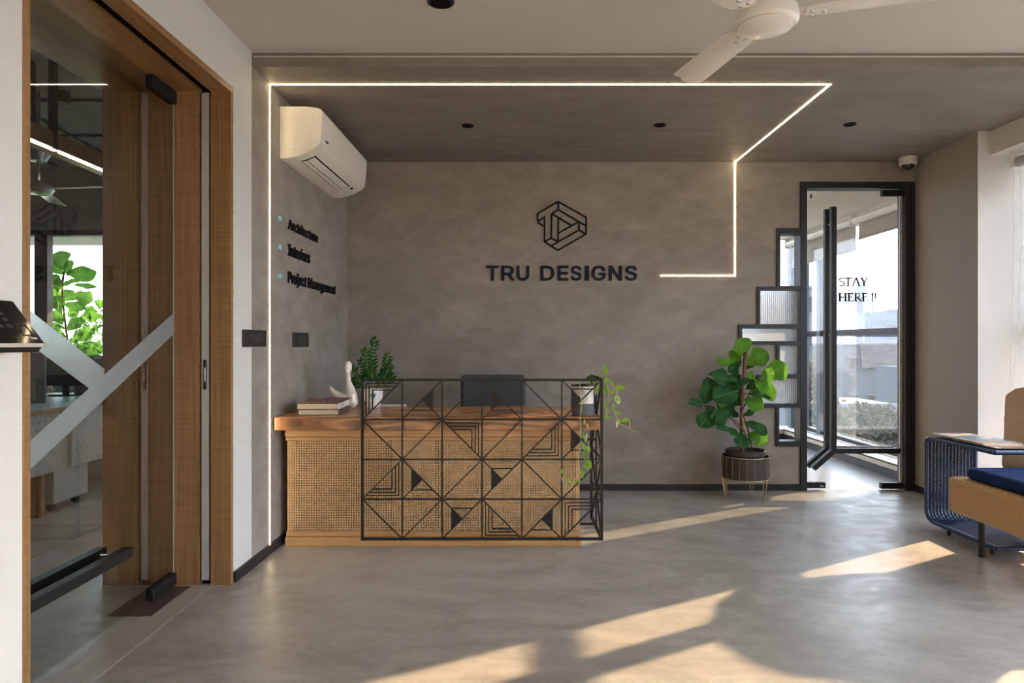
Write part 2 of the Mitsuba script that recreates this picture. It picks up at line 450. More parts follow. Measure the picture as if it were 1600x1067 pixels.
# left wall: white skin near the camera, cement skin beside the desk, thick between reception and office
PY0, PY1, PX1, PZ = 2.05, 3.425, -2.054, 2.475          # wood lined passage through it
white_poly = sbox(-3.2, 0, 3.69, 2.95).difference(sbox(PY0 - 0.03, -1, PY1 + 0.03, PZ + 0.03))
wl = struct('wall_left', askew(ext_yz(white_poly, -0.12, 0.0)), 'm_white_wall', 'white painted left wall around the wood framed glass door', 'wall')
part(wl, 'cement_panel', askew(ext_yz(sbox(3.69, 0, 5.75, 2.95), -0.12, 0.0)), 'm_cement_wall', label='grey cement plastered stretch of the left wall beside the desk')
part(wl, 'office_side', cat([bx(-2.054, -1.56, PY1 + 0.03, 8.4, 0, 3.05), bx(-2.054, -1.58, -3.2, PY0 - 0.03, 0, 3.05), bx(-2.054, -1.58, PY0 - 0.03, PY1 + 0.03, PZ + 0.03, 3.05)]), 'm_white_wall')
struct('wall_front', bx(-1.7, 4.1, -3.2, -3.05, 0, 2.95), 'm_white_wall', 'white wall behind the camera', 'wall')

# ceilings
struct('ceiling', bx(-1.9, 4.1, -3.2, BEAM_Y + 0.02, WCEIL, 2.95), 'm_white_ceiling', 'warm white front ceiling that the fan hangs from', 'ceiling')
cb = struct('ceiling_back', bx(-1.47, 4.1, BEAM_Y, BACK + 0.02, CEIL, 2.95), 'm_cement_ceiling', 'lowered grey cement ceiling over the reception desk', 'ceiling')
part(cb, 'edge_strip', bx(-1.40, 3.9, BEAM_Y - 0.004, BEAM_Y + 0.004, 2.760, 2.768), 'm_white_ceiling', label='thin pale shadow-gap strip along the ceiling drop')
struct('roof', bx(-1.6, 4.2, -3.2, 9.1, 2.95, 3.05), 'm_white_ceiling', 'slab above the ceilings', 'roof')

# right side: pier, lintel, window wall
pier = [(3.318, BACK + 0.12), (3.318, BACK), (3.286, 4.82), (3.62, 4.82), (3.62, BACK + 0.12)]
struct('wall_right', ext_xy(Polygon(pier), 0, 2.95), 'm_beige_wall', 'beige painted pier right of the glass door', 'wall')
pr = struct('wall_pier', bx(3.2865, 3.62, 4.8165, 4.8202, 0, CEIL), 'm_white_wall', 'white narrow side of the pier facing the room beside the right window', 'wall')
struct('wall_lintel', cat([bx(3.375, 3.90, -3.05, 4.8165, 2.54, 2.95), bx(3.621, 3.90, 4.8165, BACK + 0.12, 2.54, 2.95)]), 'm_white_wall', 'white lintel beam above the right window', 'wall')
struct('wall_sill', cat([bx(3.43, 3.90, -3.05, 4.8165, 0, 0.13), bx(3.621, 3.90, 4.8165, BACK + 0.12, 0, 0.13)]), 'm_corridor_wall', 'low white sill under the right window', 'wall')


def window_wall(name, ys, label, deep=0.10):
    """Glazing in the plane x = 3.72 between mullions at ys, with a transom at z 1.30 to 1.365."""
    w = thing(name, label, 'window', kind='structure')
    for y in ys:
        hw = 0.045
        part(w, 'mullion', bx(3.66, 3.66 + deep + 0.04, y - hw, y + hw, 0.13, 2.54), 'm_mullion')
    part(w, 'transom', bx(3.69, 3.75, ys[0], ys[-1], 1.30, 1.365), 'm_frame')
    part(w, 'bottom_rail', bx(3.69, 3.75, ys[0], ys[-1], 0.13, 0.165), 'm_frame')
    part(w, 'top_rail', bx(3.69, 3.75, ys[0], ys[-1], 2.50, 2.54), 'm_frame')
    for a, b in zip(ys[:-1], ys[1:]):
        for z0, z1 in ((0.165, 1.30), (1.365, 2.50)):
            part(w, 'pane', quad((3.72, a, z0), (3.72, b, z0), (3.72, b, z1), (3.72, a, z1)), WIN_GLASS)
    return w


WIN_GLASS = 'm_pane'
window_wall('window_2', [-2.9, -1.5, -0.1, 1.3, 2.7, 4.535, 5.70], 'tall dark framed window along the right side of the room')
WIN_GLASS = 'm_pane_outer'
window_wall('window_3', [5.80, 8.17, 8.78], 'tall dark framed corridor window seen through the glass door')

# corridor
struct('ceiling_corridor', bx(0.78, 4.1, BACK + 0.12, 9.0, 2.84, 2.95), 'm_corridor_wall', 'white ceiling of the corridor behind the glass door', 'ceiling')
struct('wall_corridor_left', bx(0.78, 0.90, BACK + 0.12, 9.0, 0, 2.95), 'm_corridor_wall', 'white left wall of the corridor', 'wall')
struct('wall_corridor_lintel', bx(3.43, 3.90, BACK + 0.12, 8.80, 2.54, 2.95), 'm_corridor_wall', 'white lintel beam above the corridor window', 'wall')
sl = struct('wall_corridor_sill', cat([bx(3.43, 3.90, BACK + 0.12, 9.0, 0.0, 0.13), bx(0.90, 3.43, 8.62, 9.0, 0.0, 0.13)]), 'm_corridor_wall', 'low stone sill running along the corridor window', 'wall')
part(sl, 'skirting', cat([bx(3.418, 3.43, BACK + 0.12, 8.62, 0.0, 0.075), bx(0.90, 3.43, 8.608, 8.62, 0.0, 0.075)]), 'm_black_skirting')
part(sl, 'groove', cat([bx(3.60, 3.612, BACK + 0.12, 8.9, 0.129, 0.134), bx(3.425, 3.432, BACK + 0.12, 8.62, 0.118, 0.134)]), 'm_black_skirting')
w4 = thing('window_4', 'pale window at the far end of the corridor', 'window', kind='structure')
for x in (0.95, 2.3, 3.62):
    part(w4, 'mullion', bx(x - 0.035, x + 0.035, 8.78, 8.88, 0.13, 2.84), 'm_mullion')
part(w4, 'transom', bx(0.95, 3.66, 8.80, 8.86, 1.30, 1.365), 'm_frame')
for x0, x1 in ((0.985, 2.265), (2.335, 3.585)):
    for z0, z1 in ((0.13, 1.30), (1.365, 2.84)):
        part(w4, 'pane', quad((x0, 8.83, z0), (x1, 8.83, z0), (x1, 8.83, z1), (x0, 8.83, z1)), 'm_pane_outer')

# skirtings
struct('baseboard_back', bx(-1.36, (1250 - 800) * K, BACK - 0.014, BACK + 0.002, 0, 0.052), 'm_black_skirting', 'black skirting along the cement back wall', 'baseboard')
struct('baseboard_left', askew(bx(-0.002, 0.014, PY1 + 0.035, BACK - 0.014, 0, 0.055)), 'm_black_skirting', 'black skirting along the left wall', 'baseboard')
bm = bx(0, 0.014, 0, 1, 0, 0.052)
v = bm.vertices.copy()
v = np.stack([np.where(v[:, 1] > 0.5, 3.318, 3.286) - v[:, 0], np.where(v[:, 1] > 0.5, BACK - 0.002, 4.81), v[:, 2]], 1)
bm.vertices = v
struct('baseboard_right', bm, 'm_black_skirting', 'black skirting along the beige pier', 'baseboard')

# wood lined passage in the left wall
tr = thing('trim_1', 'orange brown wood lining of the passage in the left wall', 'door frame', kind='structure')
JW = [(-1.512, None), (-1.687, -1.572), (PX1, -1.703)]
part(tr, 'jamb_board', trimesh.convex.convex_hull(np.array([(wall_x(y) + 0.002 if x is None else x, y, z) for x in (None, -1.512) for y in (PY1, PY1 + 0.03) for z in (0, PZ + 0.03)])), 'm_veneer_up')
part(tr, 'jamb_board', bx(-2.054, -1.572, PY1, PY1 + 0.03, 0, PZ + 0.03), 'm_veneer_up')
part(tr, 'jamb_board', trimesh.convex.convex_hull(np.array([(wall_x(y) + 0.002 if x is None else x, y, z) for x in (None, PX1) for y in (PY0 - 0.03, PY0) for z in (0, PZ + 0.03)])), 'm_veneer_up')
hv = lambda xs: trimesh.convex.convex_hull(np.array([(wall_x(y) + 0.002 if x is None else x, y, z) for x in xs for y in (PY0 - 0.03, PY1 + 0.03) for z in (PZ, PZ + 0.03)]))
part(tr, 'head_board', hv((None, -1.512)), 'm_veneer_along')
part(tr, 'head_board', hv((-1.572, -2.054)), 'm_veneer_along')
part(tr, 'track_slot', cat([bx(-1.572, -1.512, PY0, PY1 + 0.03, PZ + 0.025, PZ + 0.03), bx(-1.567, -1.517, PY1 + 0.026, PY1 + 0.03, 0, PZ + 0.03)]), 'm_void', label='dark slot of the sliding door track')
d3 = thing('door_3', 'edge of a pale sliding door parked in the slot of the wood jamb', 'door', kind='structure')
part(d3, 'edge', bx(-1.562, -1.524, PY1 + 0.008, PY1 + 0.025, 0.02, PZ - 0.002, 0.002), 'm_alu')
part(d3, 'lock', bx(-1.551, -1.535, PY1 + 0.003, PY1 + 0.010, 0.98, 1.13, 0.002), 'm_frame', label='dark lock plate')
part(d3, 'lock_catch', bx(-1.5465, -1.5395, PY1 + 0.0005, PY1 + 0.004, 1.02, 1.09, 0.001), 'm_steel')
struct('trim_2', ext_xy(Polygon([(-1.64, PY0), (-1.50, PY0), (-1.50, PY1), (-1.64, PY1)]), 0.0, 0.0015), 'm_threshold', 'pale threshold strip in the floor of the wood lined passage', 'threshold')

# ------------------------------------------------------------------ left glass door
GX = -1.695
d2 = thing('door_2', 'clear glass pivot door in the wood lined passage with frosted bands', 'door', kind='structure')
leaf = part(d2, 'leaf', quad((GX, PY0 + 0.01, 0.015), (GX, PY1 - 0.004, 0.015), (GX, PY1 - 0.004, PZ - 0.01), (GX, PY0 + 0.01, PZ - 0.01)), 'm_door_glass', label='faintly green tinted glass leaf')
part(leaf, 'patch_fitting', bx(GX - 0.02, GX + 0.02, 3.19, PY1 - 0.012, PZ - 0.07, PZ - 0.006, 0.003), 'm_black_metal')
part(leaf, 'edge_strip', bx(GX - 0.0025, GX + 0.0025, PY1 - 0.008, PY1 - 0.004, 0.066, PZ - 0.07), 'm_glass_edge', label='pale polished glass edge')
part(leaf, 'patch_fitting', bx(GX - 0.02, GX + 0.02, 3.19, PY1 - 0.012, 0.008, 0.066, 0.003), 'm_black_metal')


def gl(px, py):
    y = -GX * F / (800 - px)
    return y, CAM_Z - (py - HOR) / F * y


for poly in (unary_union([Polygon([gl(272, 488), gl(272, 521), gl(45, 735), gl(45, 690)]), Polygon([gl(45, 484), gl(163, 577), gl(161, 590), gl(139, 607), gl(45, 537)])]),):
    m = ext(poly, 0.0006)
    vv = m.vertices.copy()
    m.vertices = np.stack([GX + 0.0015 + vv[:, 2], vv[:, 0], vv[:, 1]], 1)
    top = m.faces[np.abs(m.triangles_center[:, 0] - (GX + 0.0015)) < 1e-5]
    part(leaf, 'frosted_band', trimesh.Trimesh(m.vertices, top), 'm_frost_band')
for s in (-0.055, 0.055):
    x0, x1 = GX + s - 0.02, GX + s + 0.02
    a, b, w = np.array([2.2, 0.322]), 2.915, 0.042
    hp = unary_union([LineString([(2.2, 2.33), (2.2, 0.322), (b, 0.322)]).buffer(w / 2, cap_style=2, join_style=2), LineString([(2.2, 0.322), (2.05, 0.19)]).buffer(w / 2, cap_style=2)])
    part(leaf, 'handle', ext_yz(hp, x0, x1), 'm_black_metal', label='black square bar handle')
part(leaf, 'handle_stud', cat([rod((GX - 0.055, y, z), (GX + 0.055, y, z), 0.009) for y, z in ((2.86, 0.322), (2.2, 2.2), (2.2, 0.8))]), 'm_steel')
struct('floor_spring_plate', bx(-1.80, -1.60, 3.03, 3.40, 0.0, 0.003), 'm_cover_dark', 'brown steel floor spring cover under the left glass door', 'floor plate')

# ------------------------------------------------------------------ glass door with its stepped side window
d1 = thing('door_1', 'tall black framed glass door reading STAY HERE in the back wall', 'door', kind='structure')
fx = lambda px: (px - 800) * K
fz = lambda py: CAM_Z - (py - HOR) * K
FY0, FY1, GY = BACK - 0.02, BACK + 0.10, BACK + 0.03
part(d1, 'frame', bx(fx(1249.6), fx(1259.6), FY0, FY1, 0, fz(285), 0.002), 'm_frame')
part(d1, 'frame', bx(fx(1259.6), fx(1421.5), FY0, FY1, fz(294.5), fz(285), 0.002), 'm_frame')
part(d1, 'frame', bx(fx(1412.6), fx(1420.8), FY0, FY1, 0, fz(294.5), 0.002), 'm_frame')
part(d1, 'frame', bx(fx(1422.0), fx(1427.5), FY0, FY1, 0, fz(285), 0.002), 'm_frame')
part(d1, 'frame_groove', bx(fx(1420.8), fx(1422.0), FY0 + 0.02, FY1, 0, fz(285)), 'm_alu')
gl1 = part(d1, 'leaf', quad((fx(1260.5), GY, 0.012), (fx(1411), GY, 0.012), (fx(1411), GY, fz(295.5)), (fx(1260.5), GY, fz(295.5))), 'm_pane', label='clear glass leaf')
part(gl1, 'edge_strip', bx(fx(1408.3), fx(1411.8), GY - 0.006, GY + 0.006, 0.012, fz(296)), 'm_alu', label='pale glass edge strip')
for x0, x1, y0, y1 in ((1380, 1411.5, 296.5, 305.5), (1378.5, 1412, 755, 764.2), (1259.8, 1291, 754.2, 763.2)):
    part(gl1, 'patch_fitting', bx(fx(x0), fx(x1), GY - 0.022, GY + 0.022, fz(y1), fz(y0), 0.003), 'm_black_metal')
part(gl1, 'lock_cylinder', bx(fx(1277), fx(1290.5), GY - 0.027, GY - 0.021, fz(762), fz(757), 0.002), 'm_frame')
kx, kz = fx(1284.5), fz(759.3)
part(gl1, 'key_mark', cat([ext_xz(Point(kx - 0.006, kz).buffer(0.006).difference(Point(kx - 0.006, kz).buffer(0.003)), GY - 0.0285, GY - 0.0268), bx(kx, kx + 0.016, GY - 0.0285, GY - 0.0268, kz - 0.0017, kz + 0.0017), bx(kx + 0.011, kx + 0.014, GY - 0.0285, GY - 0.0268, kz - 0.005, kz)]), 'm_spine_white', label='small white key symbol')
hp = unary_union([LineString([(2.639, 2.334), (2.639, 0.331), (3.185, 0.331)]).buffer(0.021, cap_style=2, join_style=2), LineString([(2.639, 0.331), (2.474, 0.186)]).buffer(0.021, cap_style=2)])
for s in (-0.055, 0.055):
    part(gl1, 'handle', ext_xz(hp, GY + s - 0.02, GY + s + 0.02), 'm_black_metal', label='black square bar handle shaped like a leaning Y')
part(gl1, 'handle_stud', cat([rod((x, GY - 0.05, z), (x, GY + 0.05, z), 0.009) for x, z in ((2.639, 2.2), (2.639, 1.28), (3.1, 0.331))]), 'm_steel')


def serif_letter(ch):
    """Roman capital of cap height 1 as a polygon: thick and thin strokes with serifs."""
    th, tn = 0.155, 0.10
    L = lambda pts, w: LineString(pts).buffer(w / 2, cap_style=2, join_style=2)
    ser = lambda x, y, w=0.3: sbox(x - w / 2, y - (0.08 if y > 0.5 else 0), x + w / 2, y + (0.0 if y > 0.5 else 0.08))
    if ch == 'S':
        t = np.linspace(0, 1, 40)
        pts = [(0.25 + 0.20 * math.cos(a), 0.755 + 0.215 * math.sin(a)) for a in np.linspace(0.45, 1.5 * PI, 22)] + [(0.25 + 0.225 * math.cos(a), 0.27 + 0.245 * math.sin(a)) for a in np.linspace(0.5 * PI, -0.8 * PI, 24)]
        g = L(pts, 0.11)
        return unary_union([g, sbox(0.40, 0.72, 0.43, 0.97), sbox(0.02, 0.02, 0.05, 0.28)]), 0.52
    if ch == 'T':
        return unary_union([L([(0.33, 0), (0.33, 1)], th), sbox(0.0, 0.895, 0.66, 1.0), sbox(0.0, 0.80, 0.045, 1.0), sbox(0.615, 0.80, 0.66, 1.0), ser(0.33, 0)]), 0.68
    if ch == 'A':
        return unary_union([L([(0.06, 0), (0.37, 1.0)], tn), L([(0.37, 1.0), (0.68, 0)], th), sbox(0.17, 0.30, 0.56, 0.395), ser(0.06, 0, 0.2), ser(0.68, 0, 0.24)]).intersection(sbox(-1, 0, 2, 1.0)), 0.78
    if ch == 'Y':
        return unary_union([L([(0.33, 0), (0.33, 0.45)], th), L([(0.33, 0.43), (0.06, 1)], th), L([(0.33, 0.43), (0.60, 1)], tn), ser(0.33, 0), ser(0.07, 1, 0.24), ser(0.60, 1, 0.2)]).intersection(sbox(-1, 0, 2, 1.0)), 0.68
    if ch == 'H':
        return unary_union([L([(0.14, 0), (0.14, 1)], th), L([(0.66, 0), (0.66, 1)], th), sbox(0.14, 0.46, 0.66, 0.56)] + [ser(x, y, 0.27) for x in (0.14, 0.66) for y in (0, 1)]), 0.83
    if ch == 'E':
        return unary_union([L([(0.14, 0), (0.14, 1)], th), sbox(0.0, 0.90, 0.52, 1), sbox(0.0, 0, 0.55, 0.10), sbox(0.14, 0.465, 0.42, 0.56), sbox(0.46, 0.80, 0.52, 1), sbox(0.49, 0, 0.55, 0.22), sbox(0.38, 0.40, 0.43, 0.63)]), 0.62
    if ch == 'R':
        bowl = Point(0.30, 0.745).buffer(0.255).difference(Point(0.28, 0.745).buffer(0.19)).intersection(sbox(0.25, 0, 2, 1))
        return unary_union([L([(0.14, 0), (0.14, 1)], th), bowl, sbox(0.0, 0.955, 0.32, 1), sbox(0.14, 0.49, 0.32, 0.535), L([(0.30, 0.51), (0.62, 0.0)], th), ser(0.14, 0, 0.27), sbox(0.55, 0, 0.72, 0.035)]).intersection(sbox(-1, 0, 2, 1)), 0.70
    if ch == '!':
        return unary_union([Polygon([(0.0, 1.0), (0.16, 1.0), (0.115, 0.27), (0.045, 0.27)]), Point(0.08, 0.085).buffer(0.085)]), 0.26


def serif_text(text, x, z, h):
    out, at = [], x
    for ch in text:
        if ch == ' ':
            at += 0.36 * h
            continue
        g, adv = serif_letter(ch)
        m = ext(g, 0.001)
        vv = m.vertices.copy()
        m.vertices = np.stack([at + vv[:, 0] * h * 1.3, GY - 0.0015 - vv[:, 2], z + vv[:, 1] * h], 1)
        out.append(m)
        at += adv * h * 1.3
    return out, at


for txt, px0, py0 in (('STAY', 1310.8, 446.8), ('HERE !!', 1309.8, 470.8)):
    ms, _ = serif_text(txt, fx(px0) * (GY / BACK), CAM_Z - (py0 - HOR) / F * GY, 0.0695)
    for m in ms:
        part(gl1, 'lettering', m, 'm_ink')

w1 = thing('window_1', 'stepped black framed window of small panes left of the glass door', 'window', kind='structure')
inner = unary_union([rect_px(*r) for r in win_inner])
frame_poly = unary_union([rect_px(*r) for r in win_outer]).intersection(sbox(-9, -9, fx(1249.5), 9)).difference(inner)
part(w1, 'frame', ext_xz(frame_poly, BACK - 0.02, BACK + 0.10), 'm_frame')
for i, r in enumerate(win_inner):
    (xa, za), (xb, zb) = bxz(r[0], r[3]), bxz(r[2], r[1])
    y = BACK + 0.04
    if i in (1, 4):                                    # ribs of fluted glass
        n = int((xb - xa) / 0.0158)
        xs = np.linspace(xa, xb, n * 6 + 1)
        yy = y - 0.0035 * np.abs(np.sin(np.linspace(0, n * PI, len(xs))))
        v = np.vstack([np.stack([xs, yy, xs * 0 + za], 1), np.stack([xs, yy, xs * 0 + zb], 1)])
        k = np.arange(len(xs) - 1)
        f = np.vstack([np.stack([k, k + 1, k + 1 + len(xs)], 1), np.stack([k, k + 1 + len(xs), k + len(xs)], 1)])
        pf = part(w1, 'pane', trimesh.Trimesh(v, f, process=False), 'm_fluted', label='pane of vertically fluted glass')
        part(pf, 'groove', cat([bx(xa + (xb - xa) * q_ / n - 0.0016, xa + (xb - xa) * q_ / n + 0.0016, y - 0.001, y + 0.0015, za, zb) for q_ in range(1, n)]), 'm_groove', kind='stuff')
    else:
        part(w1, 'pane', quad((xa, y, za), (xb, y, za), (xb, y, zb), (xa, y, zb)), 'm_pane' if i == 5 or i == 0 else 'm_frost', label='clear pane' if i in (0, 5) else 'hazy frosted pane')

# ------------------------------------------------------------------ LED line
led = thing('led_strip_light', 'thin glowing warm LED line running over left wall, ceiling and back wall', 'led strip')
LY, LX = 3.947, 1.840


def lamp(parent, name, mesh, rad):
    k = numbered(parent + '__' + name)
    scene[k] = {**mikit.ply(mesh, 'm_lamp_box'), 'emitter': {'type': 'area', 'radiance': rgb(rad)}}


xw = wall_x(LY)
lamp(led, 'light_line', bx(xw + 0.0003, xw + 0.004, LY - 0.005, LY + 0.005, 0.056, CEIL - 0.003), LED_RAD)
lamp(led, 'light_line', bx(xw + 0.003, LX + 0.0065, LY - 0.005, LY + 0.005, CEIL - 0.004, CEIL - 0.0003), LED_RAD)
lamp(led, 'light_line', bx(LX - 0.005, LX + 0.005, LY + 0.0065, BACK - 0.0005, CEIL - 0.004, CEIL - 0.0003), LED_RAD)
LZ = fz(430.5)
lamp(led, 'light_line', bx(LX - 0.005, LX + 0.005, BACK - 0.004, BACK - 0.0003, LZ - 0.0065, CEIL - 0.003), LED_RAD)
lamp(led, 'light_line', bx(fx(1032), LX - 0.0065, BACK - 0.004, BACK - 0.0003, LZ - 0.005, LZ + 0.005), LED_RAD)

# ------------------------------------------------------------------ reception desk
DY = 4.086
desk = thing('reception_desk', 'reception desk with thick brown wooden top and woven cane front', 'desk')
DX0, DX1, SX0, SX1 = -1.359, 0.4136, -1.392, 0.512
part(desk, 'top', bx(SX0, SX1, 3.99, 4.685, 0.703, 0.781, 0.003), 'm_slab', label='thick dark brown live-grain wooden top')
part(desk, 'rail', bx(DX0, DX1, DY, DY + 0.03, 0.652, 0.703, 0.002), 'm_teak')
part(desk, 'rail', bx(DX0 + 0.002, DX1 - 0.002, DY + 0.002, DY + 0.03, 0.629, 0.650, 0.002), 'm_teak')
part(desk, 'plinth', bx(DX0, DX1, DY - 0.002, DY + 0.03, 0.0, 0.054, 0.002), 'm_teak')
part(desk, 'plinth', bx(DX0 + 0.006, DX1 - 0.006, DY + 0.002, DY + 0.03, 0.055, 0.086, 0.002), 'm_teak')
part(desk, 'side_panel', bx(DX0 + 0.01, DX0 + 0.03, DY + 0.03, 4.60, 0.0, 0.703), 'm_teak')
part(desk, 'side_panel', bx(DX1 - 0.03, DX1 - 0.01, DY + 0.03, 4.60, 0.0, 0.703), 'm_teak')
part(desk, 'inner_panel', bx(-0.80, -0.782, DY + 0.10, 4.60, 0.0, 0.703), 'm_dark_board')
part(desk, 'inner_panel', bx(-0.48, -0.462, DY + 0.12, DY + 0.34, 0.10, 0.703), 'm_dark_board')
part(desk, 'inner_panel', bx(-1.33, -0.80, 4.17, 4.188, 0.0, 0.703), 'm_dark_board')


def cane_sheet(x0, x1, z0, z1, y, pitch=0.0149, w=0.0023):
    V, Fc = [], []
    base = bx(-0.5, 0.5, -0.5, 0.5, -0.5, 0.5)
    bv, bf = np.array(base.vertices), np.array(base.faces)

    def strip(a, b, wid, yy, th=0.0012):
        a, b = np.array(a), np.array(b)
        d = b - a
        L = np.linalg.norm(d)
        if L < 0.004:
            return
        d /= L
        s = np.array([-d[1], d[0]])
        c = (a + b) / 2
        vv = np.stack([c[0] + bv[:, 0] * L * d[0] + bv[:, 2] * wid * s[0], yy + bv[:, 1] * th, c[1] + bv[:, 0] * L * d[1] + bv[:, 2] * wid * s[1]], 1)
        Fc.append(bf + 8 * len(V))
        V.append(vv)

    nx, nz = int(round((x1 - x0) / pitch)), int(round((z1 - z0) / pitch))
    px, pz = (x1 - x0) / nx, (z1 - z0) / nz
    for i in range(nx + 1):
        for o in (-0.0017, 0.0017):
            strip((x0 + i * px + o, z0), (x0 + i * px + o, z1), w, y)
    for k in range(nz + 1):
        for o in (-0.0017, 0.0017):
            strip((x0, z0 + k * pz + o), (x1, z0 + k * pz + o), w, y + 0.0011)
    H = nz * pz
    for i in range(-nz - 1, nx + 1):
        for sgn in (1, -1):
            xa, za, xb, zb = x0 + (i + 0.5) * px, z0, x0 + (i + 0.5 + nz) * px, z1
            if sgn < 0:
                za, zb = z1, z0
            ta, tb = max(0, (x0 - xa) / (xb - xa)), min(1, (x1 - xa) / (xb - xa))
            if tb > ta:
                q = lambda t: (xa + (xb - xa) * t, za + (zb - za) * t)
                strip(q(ta), q(tb), w * 1.05, y + (0.0022 if sgn > 0 else 0.0030))
    return trimesh.Trimesh(np.vstack(V), np.vstack(Fc), process=False)


part(desk, 'cane_weave', cane_sheet(DX0 + 0.014, DX1 - 0.012, 0.084, 0.632, DY + 0.012), 'm_cane', kind='stuff', label='honey coloured woven cane webbing of the front')
part(desk, 'cane_weave', cane_sheet(-0.78, DX1 - 0.03, 0.084, 0.632, DY + 0.36), 'm_cane', kind='stuff', label='second cane webbing seen through the front one')

# ------------------------------------------------------------------ black metal screen
scr = thing('metal_screen', 'black metal lattice screen with triangle motifs in front of the reception desk', 'screen')
QX0, QX1, QZ0, QZ1, QY = -0.868, 0.520, 0.078, 1.000, 3.962
cw, ch = (QX1 - QX0) / 6, (QZ1 - QZ0) / 4
NY = (0, 1, 0)


def node(i, j):
    return np.array([QX0 + i * cw, QY, QZ1 - j * ch])


def sbar(a, b, w=0.0066, d=0.010):
    part(scr, 'bar', bar(node(*a), node(*b), w, d, NY), 'm_black_metal')


for j in (0, 4):
    part(scr, 'frame_bar', bar(node(-0.034, j), node(6.034, j), 0.0145, 0.016, NY), 'm_black_metal')
for i in (0, 6):
    part(scr, 'frame_bar', bar(node(i, 0.035), node(i, 3.965), 0.0145, 0.016, NY), 'm_black_metal')
for j in (1, 2, 3):
    sbar((0.03, j), (5.97, j), 0.0075)
for i in (1, 2, 3, 4, 5):
    sbar((i, 0.03), (i, 3.97), 0.0075)

cells = {  # (column, row): diagonal, motif
    (0, 0): ('/', 'Ltl'), (1, 0): ('/', 'Tr'), (2, 0): ('/', None), (3, 0): ('\\', 'Tl'), (4, 0): ('\\', None), (5, 0): ('/', 'Tu'),
    (0, 1): ('\\', None), (1, 1): ('/', None), (2, 1): ('\\', 'Ltr'), (3, 1): ('/', None), (4, 1): ('/', 'Lbr'), (5, 1): ('\\', 'Tl'),
    (0, 2): ('/', 'Lbr'), (1, 2): ('\\', 'Tl'), (2, 2): ('/', None), (3, 2): ('/', 'Tu'), (4, 2): ('\\', None), (5, 2): ('/', None),
    (0, 3): ('\\', None), (1, 3): ('/', None), (2, 3): ('/', 'Tu'), (3, 3): ('\\', 'Lbl'), (4, 3): ('/', 'Tr'), (5, 3): ('/', 'Ltl')}


def plate(pts):
    m = ext_xz(Polygon([(QX0 + u * cw, QZ1 - v * ch) for u, v in pts]).buffer(0), QY - 0.002, QY + 0.002)
    part(scr, 'triangle_plate', m, 'm_black_metal')


for (c, r), (dg, motif) in cells.items():
    if dg == '/':
        sbar((c + 0.98, r + 0.02), (c + 0.02, r + 0.98))
    else:
        sbar((c + 0.02, r + 0.02), (c + 0.98, r + 0.98))
    if motif and motif[0] == 'L':
        right, low = motif[2] == 'r', motif[1] == 'b'
        for t in (0.09, 0.17, 0.255):
            u, v = (1 - t if right else t), (1 - t if low else t)
            if dg == '/':
                sbar((c + u, r + v), (c + u, r + 1 - u), 0.0056)
                sbar((c + u, r + v), (c + 1 - v, r + v), 0.006)
            else:
                sbar((c + u, r + v), (c + u, r + u), 0.006)
                sbar((c + u, r + v), (c + v, r + v), 0.006)
    elif motif == 'Tr':
        sbar((c + 0.5, r + 0.5), (c + 0.98, r + 0.98), 0.006)
        sbar((c + 0.23, r + 0.77), (c + 0.77, r + 0.77), 0.006)
        plate([(c + 0.5, r + 0.5), (c + 0.77, r + 0.23), (c + 0.77, r + 0.77)])
    elif motif == 'Tl':
        sbar((c + 0.5, r + 0.5), (c + 0.02, r + 0.98), 0.006)
        sbar((c + 0.23, r + 0.77), (c + 0.77, r + 0.77), 0.006)
        plate([(c + 0.5, r + 0.5), (c + 0.23, r + 0.23), (c + 0.23, r + 0.77)])
    elif motif == 'Tu':
        sbar((c + 0.02, r + 0.02), (c + 0.5, r + 0.5), 0.006)
        sbar((c + 0.23, r + 0.23), (c + 0.77, r + 0.23), 0.006)
        plate([(c + 0.5, r + 0.5), (c + 0.23, r + 0.23), (c + 0.23, r + 0.77)])
SY1 = 4.48                                           # the screen returns along the desk's open end
NX = (1, 0, 0)
sp = lambda y, z: (QX1, y, z)
for z in (QZ0, QZ1):
    part(scr, 'side_bar', bar(sp(QY + 0.008, z), sp(SY1, z), 0.016, 0.016, NX), 'm_black_metal')
part(scr, 'side_bar', bar(sp(SY1, QZ0), sp(SY1, QZ1), 0.016, 0.016, NX), 'm_black_metal')
ym = (QY + SY1) / 2
part(scr, 'side_bar', bar(sp(ym, QZ0), sp(ym, QZ1), 0.009, 0.01, NX), 'm_black_metal')
for j in range(4):
    z1, z0 = QZ1 - j * ch, QZ1 - (j + 1) * ch
    if j:
        part(scr, 'side_bar', bar(sp(QY, z1), sp(SY1, z1), 0.009, 0.01, NX), 'm_black_metal')
    for a, b, s in ((QY, ym, j % 2), (ym, SY1, 1 - j % 2)):
        part(scr, 'side_bar', bar(sp(a, z0 if s else z1), sp(b, z1 if s else z0), 0.009, 0.01, NX), 'm_black_metal')
for z in (0.10, 0.62):
    part(scr, 'bracket', bar((DX1 - 0.012, 4.21, z), (QX1, 4.21, z), 0.012, 0.012, NY), 'm_black_metal')

# ------------------------------------------------------------------ on the desk
TOP = 0.7815


